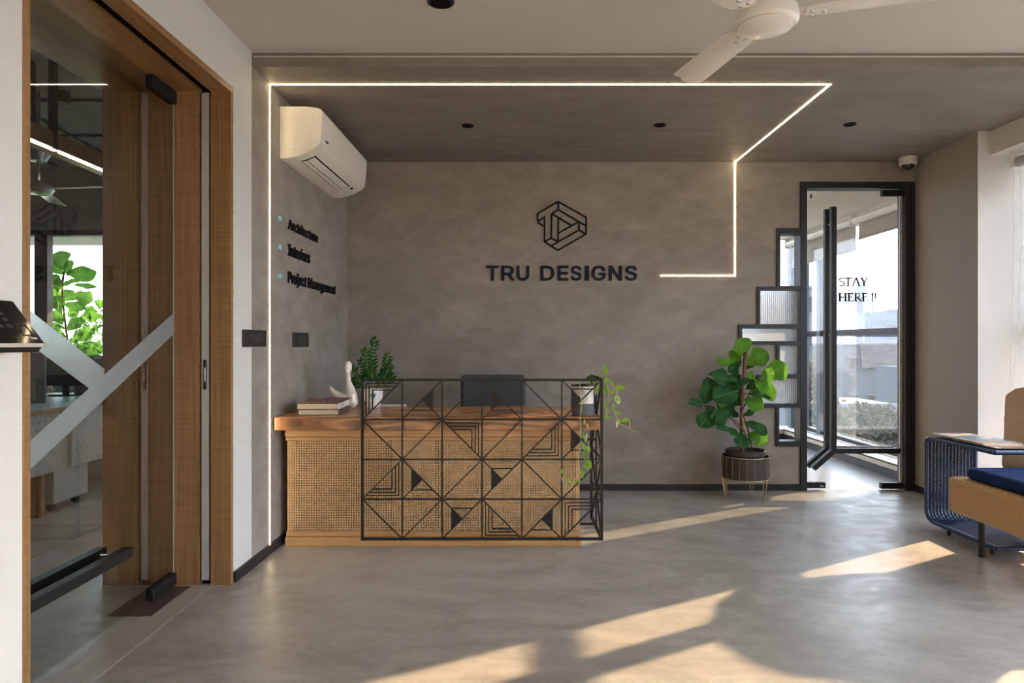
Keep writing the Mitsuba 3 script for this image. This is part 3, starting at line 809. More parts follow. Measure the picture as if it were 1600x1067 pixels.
def book(name, label, x0, x1, y0, y1, z, h, cover, rot=0.0, spine=None):
    b = thing(name, label, 'book', 'books stacked on the desk')
    c = ((x0 + x1) / 2, (y0 + y1) / 2, 0)
    R = rotz(rot, c)
    t = 0.003
    part(b, 'pages', moved(bx(x0, x1 - t, y0 + 0.003, y1 - 0.003, z + t, z + h - t), R), 'm_paper')
    part(b, 'cover', moved(cat([bx(x0 - 0.002, x1, y0, y1, z, z + t), bx(x0 - 0.002, x1, y0, y1, z + h - t, z + h)]), R), cover)
    part(b, 'spine', moved(bx(x1 - t, x1 + 0.001, y0, y1, z, z + h, 0.001), R), spine or cover)
    return b, R


book('book', 'thick book with dark cover at the bottom of the stack on the desk', -1.285, -1.045, 4.10, 4.40, TOP, 0.034, 'm_cover_dark', 0.03)
b2, R2 = book('book', 'thick cream paged book with a white spine, second in the stack', -1.290, -1.045, 4.095, 4.395, TOP + 0.0345, 0.036, 'm_cover_brown', 0.02, 'm_spine_white')
part(b2, 'spine_lettering', moved(cat([bx(-1.0445, -1.0433, 4.18 + 0.012 * i, 4.187 + 0.012 * i, TOP + 0.049, TOP + 0.056) for i in range(5)]), R2), 'm_ink')
book('book', 'brown patterned magazine lying on top of the stacked books', -1.275, -1.06, 4.12, 4.38, TOP + 0.071, 0.008, 'm_cover_brown', 0.05)
book('book', 'dark plum booklet topmost on the stacked books, jutting right', -1.19, -1.035, 4.11, 4.36, TOP + 0.0795, 0.007, 'm_cover_plum', -0.10)

# swan
sw = thing('swan_figurine', 'white ceramic long necked bird figurine on the desk by the wall', 'figurine')
sph = lambda c, r, n=18: m3.Manifold.sphere(r, n).translate(tuple(c))
o = P(541, 634, 4.56)
o[2] = TOP


def chain(pts):
    """Hulls between the successive spheres (x, y, z, r), joined."""
    out = m3.Manifold()
    for (a, b) in zip(pts[:-1], pts[1:]):
        out += m3.Manifold.batch_hull([sph(np.array(a[:3]), a[3]), sph(np.array(b[:3]), b[3])])
    return out


neck = [(0.038, 0, 0.042, 0.042), (0.036, 0, 0.085, 0.038), (0.026, 0, 0.13, 0.028), (0.017, 0, 0.17, 0.019), (0.012, 0, 0.21, 0.0158), (0.012, -0.002, 0.238, 0.018), (0.014, -0.004, 0.262, 0.0255), (0.017, -0.006, 0.290, 0.024)]
bodyc = [(0.030, 0, 0.048, 0.042), (-0.02, 0.004, 0.060, 0.036), (-0.06, 0.006, 0.085, 0.026), (-0.092, 0.008, 0.113, 0.016), (-0.107, 0.010, 0.137, 0.008)]
mm = chain(neck) + chain(bodyc) + m3.Manifold.batch_hull([sph((0.014, -0.012, 0.258), 0.014), sph((0.008, -0.040, 0.240), 0.006)])
mm = mm.trim_by_plane((0, 0, 1), 0.0).refine_to_length(0.006)
mt = mm.to_mesh()
bird = trimesh.Trimesh(mt.vert_properties[:, :3], mt.tri_verts)
trimesh.smoothing.filter_taubin(bird, lamb=0.5, nu=0.52, iterations=25)
bird.apply_translation((o[0], o[1], o[2] - bird.bounds[0][2]))
scene[sw] = mikit.ply(bird, 'm_ceramic', smooth=True)

tray = single('notebook', bx(-1.02, -0.722, 4.655, 4.680, TOP, TOP + 0.0125, 0.003), 'm_spine_white', 'thin flat white slab lying along the rear edge of the desk', 'notebook')


# ------------------------------------------------------------------ leaves
def prof_fiddle(u):
    return np.sin(PI * np.clip(u, 0, 1) ** 1.12) ** 0.62 * (0.66 + 0.40 * u) * (1 - 0.16 * np.exp(-((u - 0.38) / 0.13) ** 2))


def prof_heart(u):
    return np.clip(u, 0, 1) ** 0.38 * (1 - np.clip(u, 0, 1)) ** 0.72 * 1.62


def prof_lance(u):
    return np.sin(PI * np.clip(u, 0, 1) ** 0.85) ** 0.85


def leaf_mesh(base, tip, width, nrm, prof, cup=0.25, droop=0.12, wav=0.04, nu=9, nv=7, seed=0):
    r = np.random.default_rng(seed)
    base, tip, nrm = (np.asarray(a, float) for a in (base, tip, nrm))
    L = np.linalg.norm(tip - base)
    t = (tip - base) / L
    s = np.cross(t, nrm)
    s /= np.linalg.norm(s)
    n = np.cross(s, t)
    u, v = np.meshgrid(np.linspace(0, 1, nu), np.linspace(-1, 1, nv), indexing='ij')
    uu = 0.004 + 0.992 * u
    w = width / 2 * prof(uu)
    ph = r.uniform(0, 6, 3)
    h = cup * w * (np.abs(v) ** 1.6 - 0.35) + droop * L * (u - u * u) * 1.6 + wav * L * np.abs(v) ** 1.5 * np.sin(9 * u + ph[0] + 2 * v) + 0.02 * L * np.sin(4 * u + ph[1])
    p = base + t * (L * u)[..., None] + s * (w * v * (1 + (0.09 if nu > 10 else 0.05) * np.sin(11 * u + ph[2] + 0.8 * np.sign(v))))[..., None] + n * h[..., None]
    k = np.arange(nu * nv).reshape(nu, nv)
    q = np.stack([k[:-1, :-1], k[1:, :-1], k[1:, 1:], k[:-1, 1:]], -1).reshape(-1, 4)
    m = trimesh.Trimesh(p.reshape(-1, 3), np.vstack([q[:, [0, 1, 2]], q[:, [0, 2, 3]]]), process=False)
    return m, np.stack([u.ravel(), (v.ravel() + 1) / 2], 1)


def leaf_part(parent, base, tip, width, nrm, prof, bsdf, **kw):
    m, uv = leaf_mesh(base, tip, width, nrm, prof, **kw)
    return part(parent, 'leaf', m, bsdf, smooth=True, uv=uv)


# ZZ plant on the desk
zz = thing('potted_plant', 'dark green feathery leaved plant in a white teal splashed pot on the desk', 'potted plant')
zc = P(581, 636, 4.60)
zc[2] = TOP
part(zz, 'pot', lathe([(0.0, 0.0), (0.048, 0.0), (0.052, 0.004), (0.070, 0.06), (0.076, 0.125), (0.074, 0.128), (0.068, 0.122), (0.060, 0.10), (0.0, 0.10)], zc), 'm_pot_white', smooth=50, label='white ceramic pot')
part(zz, 'soil', lathe([(0.0, 0.108), (0.067, 0.108), (0.0, 0.100)], zc, 20), 'm_soil')
for a, z, r in ((-1.25, 0.085, 0.016), (-2.2, 0.028, 0.012)):
    rr = np.interp(z, [0.004, 0.06, 0.125], [0.052, 0.070, 0.076]) + 0.0018
    pts = [(a + r / rr * math.cos(t) * (1 + 0.4 * math.sin(5 * t)), z + r * math.sin(t) * (1 + 0.4 * math.sin(5 * t))) for t in np.linspace(0, 2 * PI, 26)[:-1]]
    vv = [(zc[0] + (rr + (zz_ - z) * 0.2) * math.cos(t), zc[1] + (rr + (zz_ - z) * 0.2) * math.sin(t), zc[2] + zz_) for t, zz_ in [(a, z)] + pts]
    part(zz, 'splash', trimesh.Trimesh(vv, [[0, 1 + i, 1 + (i + 1) % 25] for i in range(25)], process=False), 'm_teal', label='teal splash on the pot')
fronds = [  # base offset x, tip (px, py), depth offset of the tip, bow
    (0.00, (586, 530), 0.02, 0.012), (-0.02, (571, 548), -0.02, -0.01), (-0.03, (553, 576), 0.0, 0.03), (0.02, (607, 554), 0.03, -0.02),
    (0.02, (611, 566), -0.03, -0.03), (0.03, (614, 586), 0.02, -0.03), (-0.03, (549, 592), 0.04, 0.03), (0.00, (583, 570), -0.05, 0.0), (-0.02, (565, 565), 0.05, 0.01), (0.015, (600, 580), 0.06, -0.01)]
for f, (ox, (tx_, ty_), dy, bow) in enumerate(fronds):
    b = zc + np.array([ox, dy * 0.3, 0.10])
    e = P(tx_, ty_, zc[1] + dy)
    mid = (b + e) / 2 + np.array([bow * -1, 0, 0.02])
    tt = np.linspace(0, 1, 14)[:, None]
    crv = (1 - tt) ** 2 * b + 2 * tt * (1 - tt) * mid + tt ** 2 * e
    st = part(zz, 'stem', tube(crv, np.linspace(0.0042, 0.0014, 14), 6), 'm_stem', smooth=True)
    L = np.linalg.norm(e - b)
    n = int(4 + L * 18)
    for i in range(n):
        u = 0.34 + 0.64 * i / (n - 1)
        k = min(int(u * 13), 12)
        pos, d = crv[k] + (crv[k + 1] - crv[k]) * (u * 13 - k), crv[k + 1] - crv[k]
        d = d / np.linalg.norm(d)
        for sgn in (-1, 1):
            if i == n - 1 and sgn > 0:
                dirn = d
            else:
                side = np.cross(d, [0.25 * math.sin(f), -1, 0.25])
                side /= np.linalg.norm(side)
                dirn = d * 0.55 + side * sgn * 0.8 + np.array([0, 0.25 * math.sin(i * 2.1 + f), 0])
            ll = (0.048 + 0.012 * math.sin(i + f)) * (1.05 - 0.35 * u)
            leaf_part(zz, pos, pos + dirn / np.linalg.norm(dirn) * ll, ll * 0.42, (0.15 * sgn, -1, 0.5 + 0.3 * math.sin(3 * i + f)), prof_lance, 'm_zz', nu=6, nv=5, seed=f * 40 + i * 2 + (sgn > 0), cup=0.3, wav=0.02)

# pothos on the desk's end
po = thing('potted_plant', 'trailing light green vine in a white and grey pot at the desk end', 'potted plant')
pc = np.array([0.425, 4.09, TOP])
part(po, 'lower_pot', lathe([(0.0, 0.0), (0.064, 0.0), (0.067, 0.003), (0.067, 0.070), (0.064, 0.072), (0.0, 0.072)], pc), 'm_pot_grey', smooth=50, label='dark grey lower sleeve')
ring = []
for k in range(12):
    z = 0.072 + k * 0.0085
    ring += [(0.0625, z), (0.0645, z + 0.0042)]
part(po, 'pot', lathe([(0.0, 0.072)] + ring + [(0.066, 0.176), (0.062, 0.178), (0.057, 0.172), (0.055, 0.15), (0.0, 0.15)], pc, 48), 'm_pot_white', smooth=50, label='ribbed white upper pot')
part(po, 'rim', lathe([(0.060, 0.1775), (0.068, 0.1775), (0.068, 0.184), (0.060, 0.184), (0.060, 0.1775)], pc), 'm_black_metal', label='black rim')
part(po, 'soil', lathe([(0.0, 0.165), (0.056, 0.165), (0.0, 0.155)], pc, 20), 'm_soil')
C7 = lambda x, y, Y: P(900 + x / 7.62, 560 + y / 7.62, Y)
C3 = lambda x, y, Y: P(860 + x / 3.557, 560 + y / 3.557, Y)


def spline(pts, n=30):
    from scipy.interpolate import CubicSpline
    p = np.array(pts)
    t = np.r_[0, np.cumsum(np.linalg.norm(np.diff(p, axis=0), axis=1))]
    return CubicSpline(t, p)(np.linspace(0, t[-1], n))


vines = [
    [pc + np.array([0.01, -0.01, 0.165]), C7(280, 245, 4.06), C7(340, 225, 4.03), C7(440, 320, 4.0), C7(488, 385, 3.99), C7(445, 540, 3.98), C7(460, 640, 3.98), C7(490, 715, 3.98), C7(545, 785, 3.97), C7(640, 830, 3.96), C7(672, 862, 3.95), C7(750, 850, 3.94)],
    [pc + np.array([0.02, 0.01, 0.165]), C7(270, 250, 4.10), C7(340, 310, 4.08), C7(378, 380, 4.06), C7(395, 480, 4.05), C7(370, 560, 4.05), C7(362, 650, 4.05), C7(340, 715, 4.05)],
    [pc + np.array([-0.02, -0.03, 0.165]), C7(160, 275, 4.02), C7(65, 248, 3.99), C7(45, 300, 3.95), C7(52, 420, 3.945), C7(62, 560, 3.94), C7(52, 720, 3.94), C7(55, 900, 3.94), C3(165, 500, 3.94), C3(158, 600, 3.94), C3(172, 660, 3.94), C3(110, 695, 3.94), C3(62, 660, 3.94)],
    [pc + np.array([0.0, 0.0, 0.165]), C7(300, 235, 4.07), C7(325, 205, 4.06)],
    [C7(640, 830, 3.96), C7(640, 780, 3.955), C7(632, 725, 3.95)]]
for vn in vines:
    part(po, 'stem', tube(spline(vn, 8 * len(vn)), 0.0022, 6), 'm_vine', smooth=True)
hearts = [  # crop x, y, tip angle (degrees, image), length, width, depth, material
    (340, 200, 85, 125, 82, 4.06, 'm_pothos'), (215, 235, 175, 100, 55, 4.08, 'm_zz'), (285, 245, 160, 90, 50, 4.10, 'm_zz'), (355, 225, -80, 90, 72, 4.03, 'm_pothos'),
    (400, 265, -60, 70, 55, 4.02, 'm_pothos'), (350, 315, -85, 85, 66, 4.07, 'm_pothos'), (340, 385, -80, 75, 50, 4.07, 'm_pothos'), (455, 360, -115, 90, 52, 3.99, 'm_pothos'),
    (475, 345, -5, 120, 85, 3.98, 'm_pothos'), (470, 450, -65, 110, 88, 3.97, 'm_pothos_white'), (465, 470, -30, 60, 60, 3.96, 'm_pothos'), (365, 505, -100, 75, 55, 4.05, 'm_pothos'), (372, 590, -85, 66, 56, 4.05, 'm_pothos'),
    (335, 700, 165, 58, 62, 4.05, 'm_pothos'), (350, 715, 15, 66, 56, 4.05, 'm_pothos'), (447, 550, -90, 70, 56, 3.98, 'm_pothos'), (470, 660, 30, 70, 50, 3.975, 'm_pothos'),
    (495, 740, -100, 85, 52, 3.97, 'm_pothos_white'), (632, 720, -160, 100, 74, 3.95, 'm_pothos'), (515, 715, -80, 66, 44, 3.985, 'm_pothos'), (265, 315, -105, 125, 60, 4.06, 'm_pothos'),
    (175, 300, -140, 70, 45, 4.06, 'm_pothos'), (120, 320, -20, 66, 42, 4.05, 'm_pothos'), (105, 725, -95, 74, 30, 3.935, 'm_pothos_yellow'), (130, 770, -80, 82, 30, 3.935, 'm_pothos_yellow'),
    (85, 905, -70, 100, 44, 3.935, 'm_pothos'), (128, 890, -95, 100, 28, 3.935, 'm_pothos_white'), (200, 300, 60, 60, 45, 4.05, 'm_pothos')]
for i, (x, y, a, ln, wd, Y, m_) in enumerate(hearts):
    b = C7(x, y, Y)
    e = C7(x + ln * math.cos(math.radians(a)), y - ln * math.sin(math.radians(a)), Y - 0.012 * math.sin(i * 1.7))
    leaf_part(po, b, e, wd / 7.62 / F * Y, (0.35 * math.sin(i * 2.3), -1, 0.35), prof_heart, m_, nu=8, nv=7, seed=900 + i, cup=0.35, droop=0.15, wav=0.02)
for i, (x, y, a, ln, wd) in enumerate([(178, 470, -70, 48, 26), (205, 485, -75, 44, 30), (196, 520, -95, 50, 26), (205, 562, -60, 48, 32), (185, 588, -30, 48, 40), (175, 625, -85, 42, 32), (120, 680, 160, 36, 22), (66, 640, 100, 30, 22), (140, 680, -10, 34, 20), (100, 690, -60, 26, 18)]):
    b = C3(x, y, 3.938)
    e = C3(x + ln * math.cos(math.radians(a)), y - ln * math.sin(math.radians(a)), 3.925)
    leaf_part(po, b, e, wd / 3.557 / F * 3.94, (0.3 * math.sin(i * 2.3), -1, 0.3), prof_heart, 'm_pothos', nu=8, nv=7, seed=950 + i, cup=0.35, droop=0.15, wav=0.02)

# desk chair
oc = thing('office_chair', 'dark grey upholstered office chair behind the reception desk', 'chair')
chx, chy = P(770.5, 600, 5.05)[0], 5.05
prm = rbox(chx - 0.24, chx + 0.24, chy - 0.035, chy + 0.035, 0.50, 0.980, 0.033, 20)
vv = prm.vertices.copy()
vv[:, 1] += 0.25 * (vv[:, 0] - chx) ** 2 * -1.2 + 0.08 * (vv[:, 2] - 0.5)
prm.vertices = vv
part(oc, 'backrest', prm, 'm_chair_grey', smooth=40)
part(oc, 'seat', rbox(chx - 0.25, chx + 0.25, chy - 0.50, chy - 0.03, 0.42, 0.50, 0.035, 16), 'm_chair_grey', smooth=40)
part(oc, 'post', lathe([(0.0, 0.09), (0.028, 0.09), (0.028, 0.40), (0.05, 0.425), (0.0, 0.425)], (chx, chy - 0.26, 0), 20), 'm_black_metal', smooth=40)
part(oc, 'back_bracket', bx(chx - 0.04, chx + 0.04, chy - 0.2, chy + 0.05, 0.395, 0.425, 0.004), 'm_black_metal')
part(oc, 'back_post', bx(chx - 0.03, chx + 0.03, chy + 0.036, chy + 0.056, 0.40, 0.72, 0.004), 'm_black_metal')
for k in range(5):
    a = k * 2 * PI / 5 + 0.3
    e = (chx + 0.28 * math.cos(a), chy - 0.26 + 0.28 * math.sin(a))
    lg = part(oc, 'leg', tube([(chx, chy - 0.26, 0.095), (e[0], e[1], 0.068)], [0.022, 0.014], 8), 'm_black_metal')
    part(lg, 'caster', moved(lathe([(0, -0.02), (0.025, -0.02), (0.028, -0.012), (0.028, 0.012), (0.025, 0.02), (0, 0.02)], (0, 0, 0), 16), trimesh.transformations.concatenate_matrices(trimesh.transformations.translation_matrix((e[0], e[1], 0.0285)), trimesh.transformations.rotation_matrix(a + PI / 2, (0, 0, 1)), trimesh.transformations.rotation_matrix(PI / 2, (1, 0, 0)))), 'm_black_metal', smooth=40)

# ------------------------------------------------------------------ sign on the back wall
LYF = BACK - 0.014
sg = thing('wall_sign', 'large dark navy company lettering raised on the back wall below the logo', 'sign')
for ch_, xa, xb in (('T', 73, 142), ('R', 157, 232), ('U', 245, 316), ('D', 380, 458), ('E', 477, 538), ('S', 552, 613), ('I', 632, 655), ('G', 670, 750), ('N', 768, 842), ('S', 860, 928)):
    m = meshkit.text_mesh(ch_, 1.0, 0.5, bold=True)
    (lo, hi) = m.bounds
    a, b = bxz(740 + xa / 3.636, 290 + 540 / 3.636), bxz(740 + xb / 3.636, 290 + 455 / 3.636)
    s_ = (m.vertices - lo) / (hi - lo)
    if ch_ == 'I':
        m = bx(a[0], b[0], LYF, BACK, a[1], b[1])
    else:

        vv = np.stack([a[0] + s_[:, 0] * (b[0] - a[0]), BACK - s_[:, 2] * 0.014, a[1] + s_[:, 1] * (b[1] - a[1])], 1)
        m = trimesh.Trimesh(vv, m.faces, process=False)
    part(sg, 'letter', m, 'm_navy_letter')
lg_ = thing('wall_logo', 'black outlined hexagonal logo of a folded 1 and D on the back wall', 'logo')
G = lambda x, y: np.array(bxz(820 + x / 10.158, 300 + y / 10.158))
lines = [[(530, 155), (975, 405)], [(975, 405), (972, 670)], [(972, 670), (528, 925)], [(528, 925), (312, 790)], [(312, 790), (316, 395)], [(316, 395), (205, 472)], [(205, 472), (203, 345)], [(203, 345), (530, 155)],
         [(205, 485), (312, 548)], [(530, 155), (534, 285)], [(534, 285), (425, 345)], [(425, 345), (422, 735)], [(422, 735), (312, 790)], [(422, 735), (520, 785)], [(534, 285), (965, 535)], [(425, 345), (740, 530)],
         [(532, 410), (528, 785)], [(535, 655), (850, 475)], [(430, 850), (860, 605)], [(860, 605), (860, 480)], [(860, 605), (965, 670)]]
for a, b in lines:
    a, b = G(*a), G(*b)
    part(lg_, 'line', bar((a[0], BACK - 0.006, a[1]), (b[0], BACK - 0.006, b[1]), 0.0115, 0.011, NY), 'm_ink')


# lettering on the left wall: the wall's plane, seen along the pixel's ray
def on_left(px, py):
    r = (px - 800) / F
    y = -1.499 / (r - 0.025)
    return y, CAM_Z - (py - HOR) / F * y


for word, (pxa, pya), (pxb, pyb), cap_px in (('Architecture', (449.4, 357.0), (495.3, 376.0), 13.2), ('Interiors', (449.2, 398.5), (483.2, 410.0), 15.5), ('Project Management', (449.2, 441.0), (523.0, 457.5), 15.0)):
    ya, za = on_left(pxa, pya)
    yb, zb = on_left(pxb, pyb)
    m = meshkit.text_mesh(word, 0.075, 0.008, bold=True)
    lo, hi = m.bounds
    asc = m.vertices
    cap = cap_px / F * ya / 0.075 * 1.12
    vv = np.stack([asc[:, 2] * 0 + wall_x(0) * 0 + 0.0008 + asc[:, 2], ya + (asc[:, 0] - lo[0]) / (hi[0] - lo[0]) * (yb - ya), za + asc[:, 1] * cap], 1)
    m = trimesh.Trimesh(vv, m.faces, process=False)
    single('wall_lettering', askew(m), 'm_ink', f'black raised word {word} on the grey left wall', 'lettering', 'service words on the left wall')
for py, w in ((342.0, 'Architecture'), (386.5, 'Interiors'), (431.0, 'Project Management')):
    y, z = on_left(436, py)
    d = lathe([(0, 0), (0.0175, 0), (0.0175, 0.010), (0.015, 0.0125), (0, 0.0125)], (0, 0, 0), 24)
    vv = d.vertices
    d = trimesh.Trimesh(np.stack([vv[:, 2] + 0.0005, y + vv[:, 0], z + vv[:, 1]], 1), d.faces, process=False)
    single('wall_dot', askew(d), 'm_blue_dot', f'pale blue round stud on the left wall beside the word {w}', 'wall stud', 'blue dots on the left wall', smooth=40)

# switch plates
for (x0, x1, y0, y1), n, txt in (((378, 413.5, 514.5, 542), 5, 'black switch plate straddling white and grey wall left of the LED line'), ((456.5, 480.5, 519, 542), 3, 'black switch plate on the grey wall above the books')):
    (ya, za), (yb, zb) = on_left(x0, y1), on_left(x1, y1)
    z1 = on_left(x0, y0)[1]
    s_ = thing('switch_plate', txt, 'light switch')
    part(s_, 'plate', askew(bx(0.0005, 0.010, ya, yb, za, z1, 0.002)), 'm_switch')
    yi0, yi1, zi0, zi1 = ya + 0.22 * (yb - ya), yb - 0.16 * (yb - ya), za + 0.25 * (z1 - za), za + 0.76 * (z1 - za)
    for k in range(n):
        wv = (yi1 - yi0) / n
        part(s_, 'rocker', askew(bx(0.010, 0.0135, yi0 + k * wv + 0.0015, yi0 + (k + 1) * wv - 0.0015, zi0, zi1, 0.001)), 'm_switch_key')

# ------------------------------------------------------------------ air conditioner on the left wall
ac = thing('air_conditioner', 'white wall mounted air conditioner on the left wall', 'air conditioner')
AY0, AY1, AB, AT = 4.10, 5.225, 2.324, 2.634
prof = [(0.0, AB), (0.045, AB), (0.11, AB + 0.012), (0.17, AB + 0.035), (0.215, AB + 0.062), (0.236, AB + 0.082), (0.244, AB + 0.105), (0.252, AB + 0.2), (0.257, AB + 0.275), (0.250, AB + 0.292), (0.225, AB + 0.302), (0.16, AT), (0.0, AT)]
pg = Polygon(prof)
m = ext(pg, AY1 - AY0)
vv = m.vertices
m = trimesh.Trimesh(np.stack([vv[:, 0] + 0.0015, AY1 - vv[:, 2], vv[:, 1]], 1), m.faces, process=False)
part(ac, 'body', askew(m), 'm_white_plastic', smooth=28)
inset = [(0.055, AB + 0.01), (0.2, AB + 0.075), (0.2, AT - 0.018), (0.055, AT - 0.018)]
part(ac, 'end_panel', askew(moved(bx(0.060, 0.196, AY0 - 0.0025, AY0 + 0.001, AB + 0.055, AT - 0.020, 0.001), np.eye(4))), 'm_white_plastic', label='flat inset panel on the end')
sx = lambda d: AB + np.interp(d, [p_[0] for p_ in prof[:6]], [p_[1] for p_ in prof[:6]])


def under(d0, d1, y0, y1, off):
    ds = np.linspace(d0, d1, 6)
    lo_ = [(d, sx(d) - off - 0.0025) for d in ds]
    hi_ = [(d, sx(d) - off + 0.0005) for d in ds[::-1]]
    mm_ = ext(Polygon([(a_, b_ - AB) for a_, b_ in lo_ + hi_]), y1 - y0)
    w_ = mm_.vertices
    return askew(trimesh.Trimesh(np.stack([w_[:, 0] + 0.0015, y1 - w_[:, 2], w_[:, 1]], 1), mm_.faces, process=False))


part(ac, 'vent_slot', under(0.098, 0.182, AY0 + 0.10, AY1 - 0.22, 0.0), 'm_void', label='dark gap around the vent')
part(ac, 'vent_flap', under(0.104, 0.125, AY0 + 0.110, AY1 - 0.232, 0.003), 'm_white_plastic')
part(ac, 'vent_flap', under(0.131, 0.176, AY0 + 0.110, AY1 - 0.232, 0.003), 'm_white_plastic')
part(ac, 'badge', askew(bx(0.2475, 0.2525, AY0 + 0.10, AY0 + 0.145, AB + 0.125, AB + 0.135)), 'm_switch', label='tiny dark badge on the front')
part(ac, 'receiver', under(0.172, 0.186, AY1 - 0.17, AY1 - 0.13, 0.0), 'm_void', label='small dark receiver window')

# ------------------------------------------------------------------ ceiling fittings
for i, (px, py, lab) in enumerate(((731, 196, 'black recessed downlight in the grey ceiling nearest the air conditioner'), (1031, 195, 'black recessed downlight in the grey ceiling, middle one of the three'), (1328, 194, 'black recessed downlight in the grey ceiling outside the LED line'))):
    y = (CEIL - CAM_Z) * F / (HOR - py)
    c = np.array([(px - 800) / F * y, y, CEIL])
    dl = thing('downlight', lab, 'downlight', 'downlights in the grey ceiling')
    part(dl, 'rim', lathe([(0.034, -0.0005), (0.042, -0.0005), (0.042, -0.004), (0.039, -0.006), (0.034, -0.004), (0.034, -0.0005)], c, 32), 'm_black_metal', smooth=40)
    part(dl, 'lens', lathe([(0.0, -0.003), (0.034, -0.003), (0.034, -0.0008), (0, -0.0008)], c, 32), 'm_void')
c = np.array([(688.5 - 800) / F * 3.14, 3.14, WCEIL])
dl = thing('downlight', 'black round downlight in the white ceiling at the top edge of the picture', 'downlight')
part(dl, 'rim', lathe([(0.05, -0.0005), (0.062, -0.0005), (0.062, -0.006), (0.05, -0.012), (0.05, -0.0005)], c, 32), 'm_black_metal', smooth=40)
part(dl, 'lens', lathe([(0.0, -0.004), (0.05, -0.004), (0.05, -0.0008), (0, -0.0008)], c, 32), 'm_void')

dc = thing('dome_camera', 'white dome security camera under the ceiling above the glass door', 'security camera')
c = P(1419, 250, 5.50)
c[2] = CEIL
part(dc, 'housing', lathe([(0, -0.0005), (0.066, -0.0005), (0.068, -0.006), (0.066, -0.055), (0.060, -0.061), (0.046, -0.061), (0, -0.061)], c, 36), 'm_white_plastic', smooth=40)
part(dc, 'dome', lathe([(0.046 * math.cos(t), -0.0615 - 0.040 * math.sin(t)) for t in np.linspace(0, PI / 2, 9)], c, 32), 'm_gloss_black', smooth=True)

# ceiling fan
fn_ = thing('ceiling_fan', 'glossy white three bladed ceiling fan at the top edge of the picture', 'ceiling fan')
fc = np.array([0.895, 2.41, 2.335])
part(fn_, 'motor', lathe([(0, 0.085), (0.05, 0.085), (0.085, 0.07), (0.108, 0.045), (0.112, 0.02), (0.110, 0.004), (0.100, -0.004), (0.096, -0.006), (0.090, -0.012), (0.06, -0.024), (0.0, -0.030)], fc, 56), 'm_fan_white', smooth=30)
part(fn_, 'trim_ring', lathe([(0.0945, -0.0055), (0.0975, -0.0085), (0.1005, -0.0055), (0.0945, -0.0055)], fc, 56), 'm_alu', smooth=30)
part(fn_, 'rod', rod(fc + [0, 0, 0.08], [fc[0], fc[1], WCEIL - 0.005], 0.012, 14), 'm_fan_white', smooth=40)
part(fn_, 'canopy', lathe([(0, -0.09), (0.02, -0.09), (0.05, -0.03), (0.06, -0.002), (0, -0.002)], (fc[0], fc[1], WCEIL), 32), 'm_fan_white', smooth=40)
for k, a in enumerate((103, -17, 223)):
    a = math.radians(a)
    d, s_ = np.array([math.cos(a), math.sin(a), 0]), np.array([-math.sin(a), math.cos(a), 0])
    rows = []
    for r_, hw in ((0.13, 0.040), (0.16, 0.055), (0.20, 0.060), (0.35, 0.064), (0.50, 0.068), (0.575, 0.068), (0.592, 0.062)):
        for q_ in np.linspace(-1, 1, 7):
            for t_ in (0, 1):
                tilt = 0.14 * hw * q_ - 0.010 * (1 - q_ * q_)
                rows.append(fc + d * (r_ - 0.02 * (q_ > 0.6) * (r_ > 0.58)) + s_ * hw * q_ + np.array([0, 0, 0.030 + tilt + 0.003 * t_]))
    rows = np.array(rows).reshape(7, 7, 2, 3)
    idx = np.arange(98).reshape(7, 7, 2)
    fs = []
    for i in range(6):
        for j in range(6):
            for t_ in (0, 1):
                a0, b0, c0, d0 = idx[i, j, t_], idx[i + 1, j, t_], idx[i + 1, j + 1, t_], idx[i, j + 1, t_]
                fs += ([[a0, b0, c0], [a0, c0, d0]] if t_ else [[a0, c0, b0], [a0, d0, c0]])
    edge = [(i, 0) for i in range(7)] + [(6, j) for j in range(1, 7)] + [(i, 6) for i in range(5, -1, -1)] + [(0, j) for j in range(5, 0, -1)]
    for e0, e1 in zip(edge, edge[1:] + edge[:1]):
        a0, b0, c0, d0 = idx[e0][0], idx[e1][0], idx[e1][1], idx[e0][1]
        fs += [[a0, b0, c0], [a0, c0, d0]]
    bl = part(fn_, 'blade', trimesh.Trimesh(rows.reshape(-1, 3), fs, process=False), 'm_fan_white', smooth=35)
    part(bl, 'blade_iron', bar(fc + d * 0.095 + [0, 0, 0.03], fc + d * 0.17 + [0, 0, 0.03], 0.045, 0.006, (0, 0, 1)), 'm_fan_white')
    part(bl, 'screw', cat([lathe([(0, -0.004), (0.006, -0.003), (0.007, 0), (0, 0)], fc + d * r_ + s_ * o_ + [0, 0, 0.0195], 10) for r_, o_ in ((0.15, 0.015), (0.15, -0.015), (0.19, 0.0))]), 'm_steel')

# ------------------------------------------------------------------ fiddle leaf fig by the stepped window
fp = thing('potted_plant', 'tall fiddle leaf fig in a black oval wire stand beside the stepped window', 'potted plant')
fcx, fcy = 1.822, 5.33
FC = np.array([fcx, fcy, 0.0])
st_ = part(fp, 'stand', lathe([(0.1735, 0.170), (0.1765, 0.170), (0.1765, 0.335), (0.1735, 0.335), (0.1735, 0.170)], FC, 64), 'm_planter_black', smooth=40, label='black woven drum with thin gold wires')
for z in (0.168, 0.338):
    tr_ = trimesh.creation.torus(0.177, 0.0030, 64, 8)
    tr_.apply_translation(FC + [0, 0, z])
    part(st_, 'hoop', tr_, 'm_brass', smooth=True)
for k in range(20):
    a = k * 2 * PI / 20 + 0.05
    part(st_, 'wire', rod(FC + [0.1785 * math.cos(a), 0.1785 * math.sin(a), 0.168], FC + [0.1785 * math.cos(a), 0.1785 * math.sin(a), 0.338], 0.0012, 5), 'm_brass')
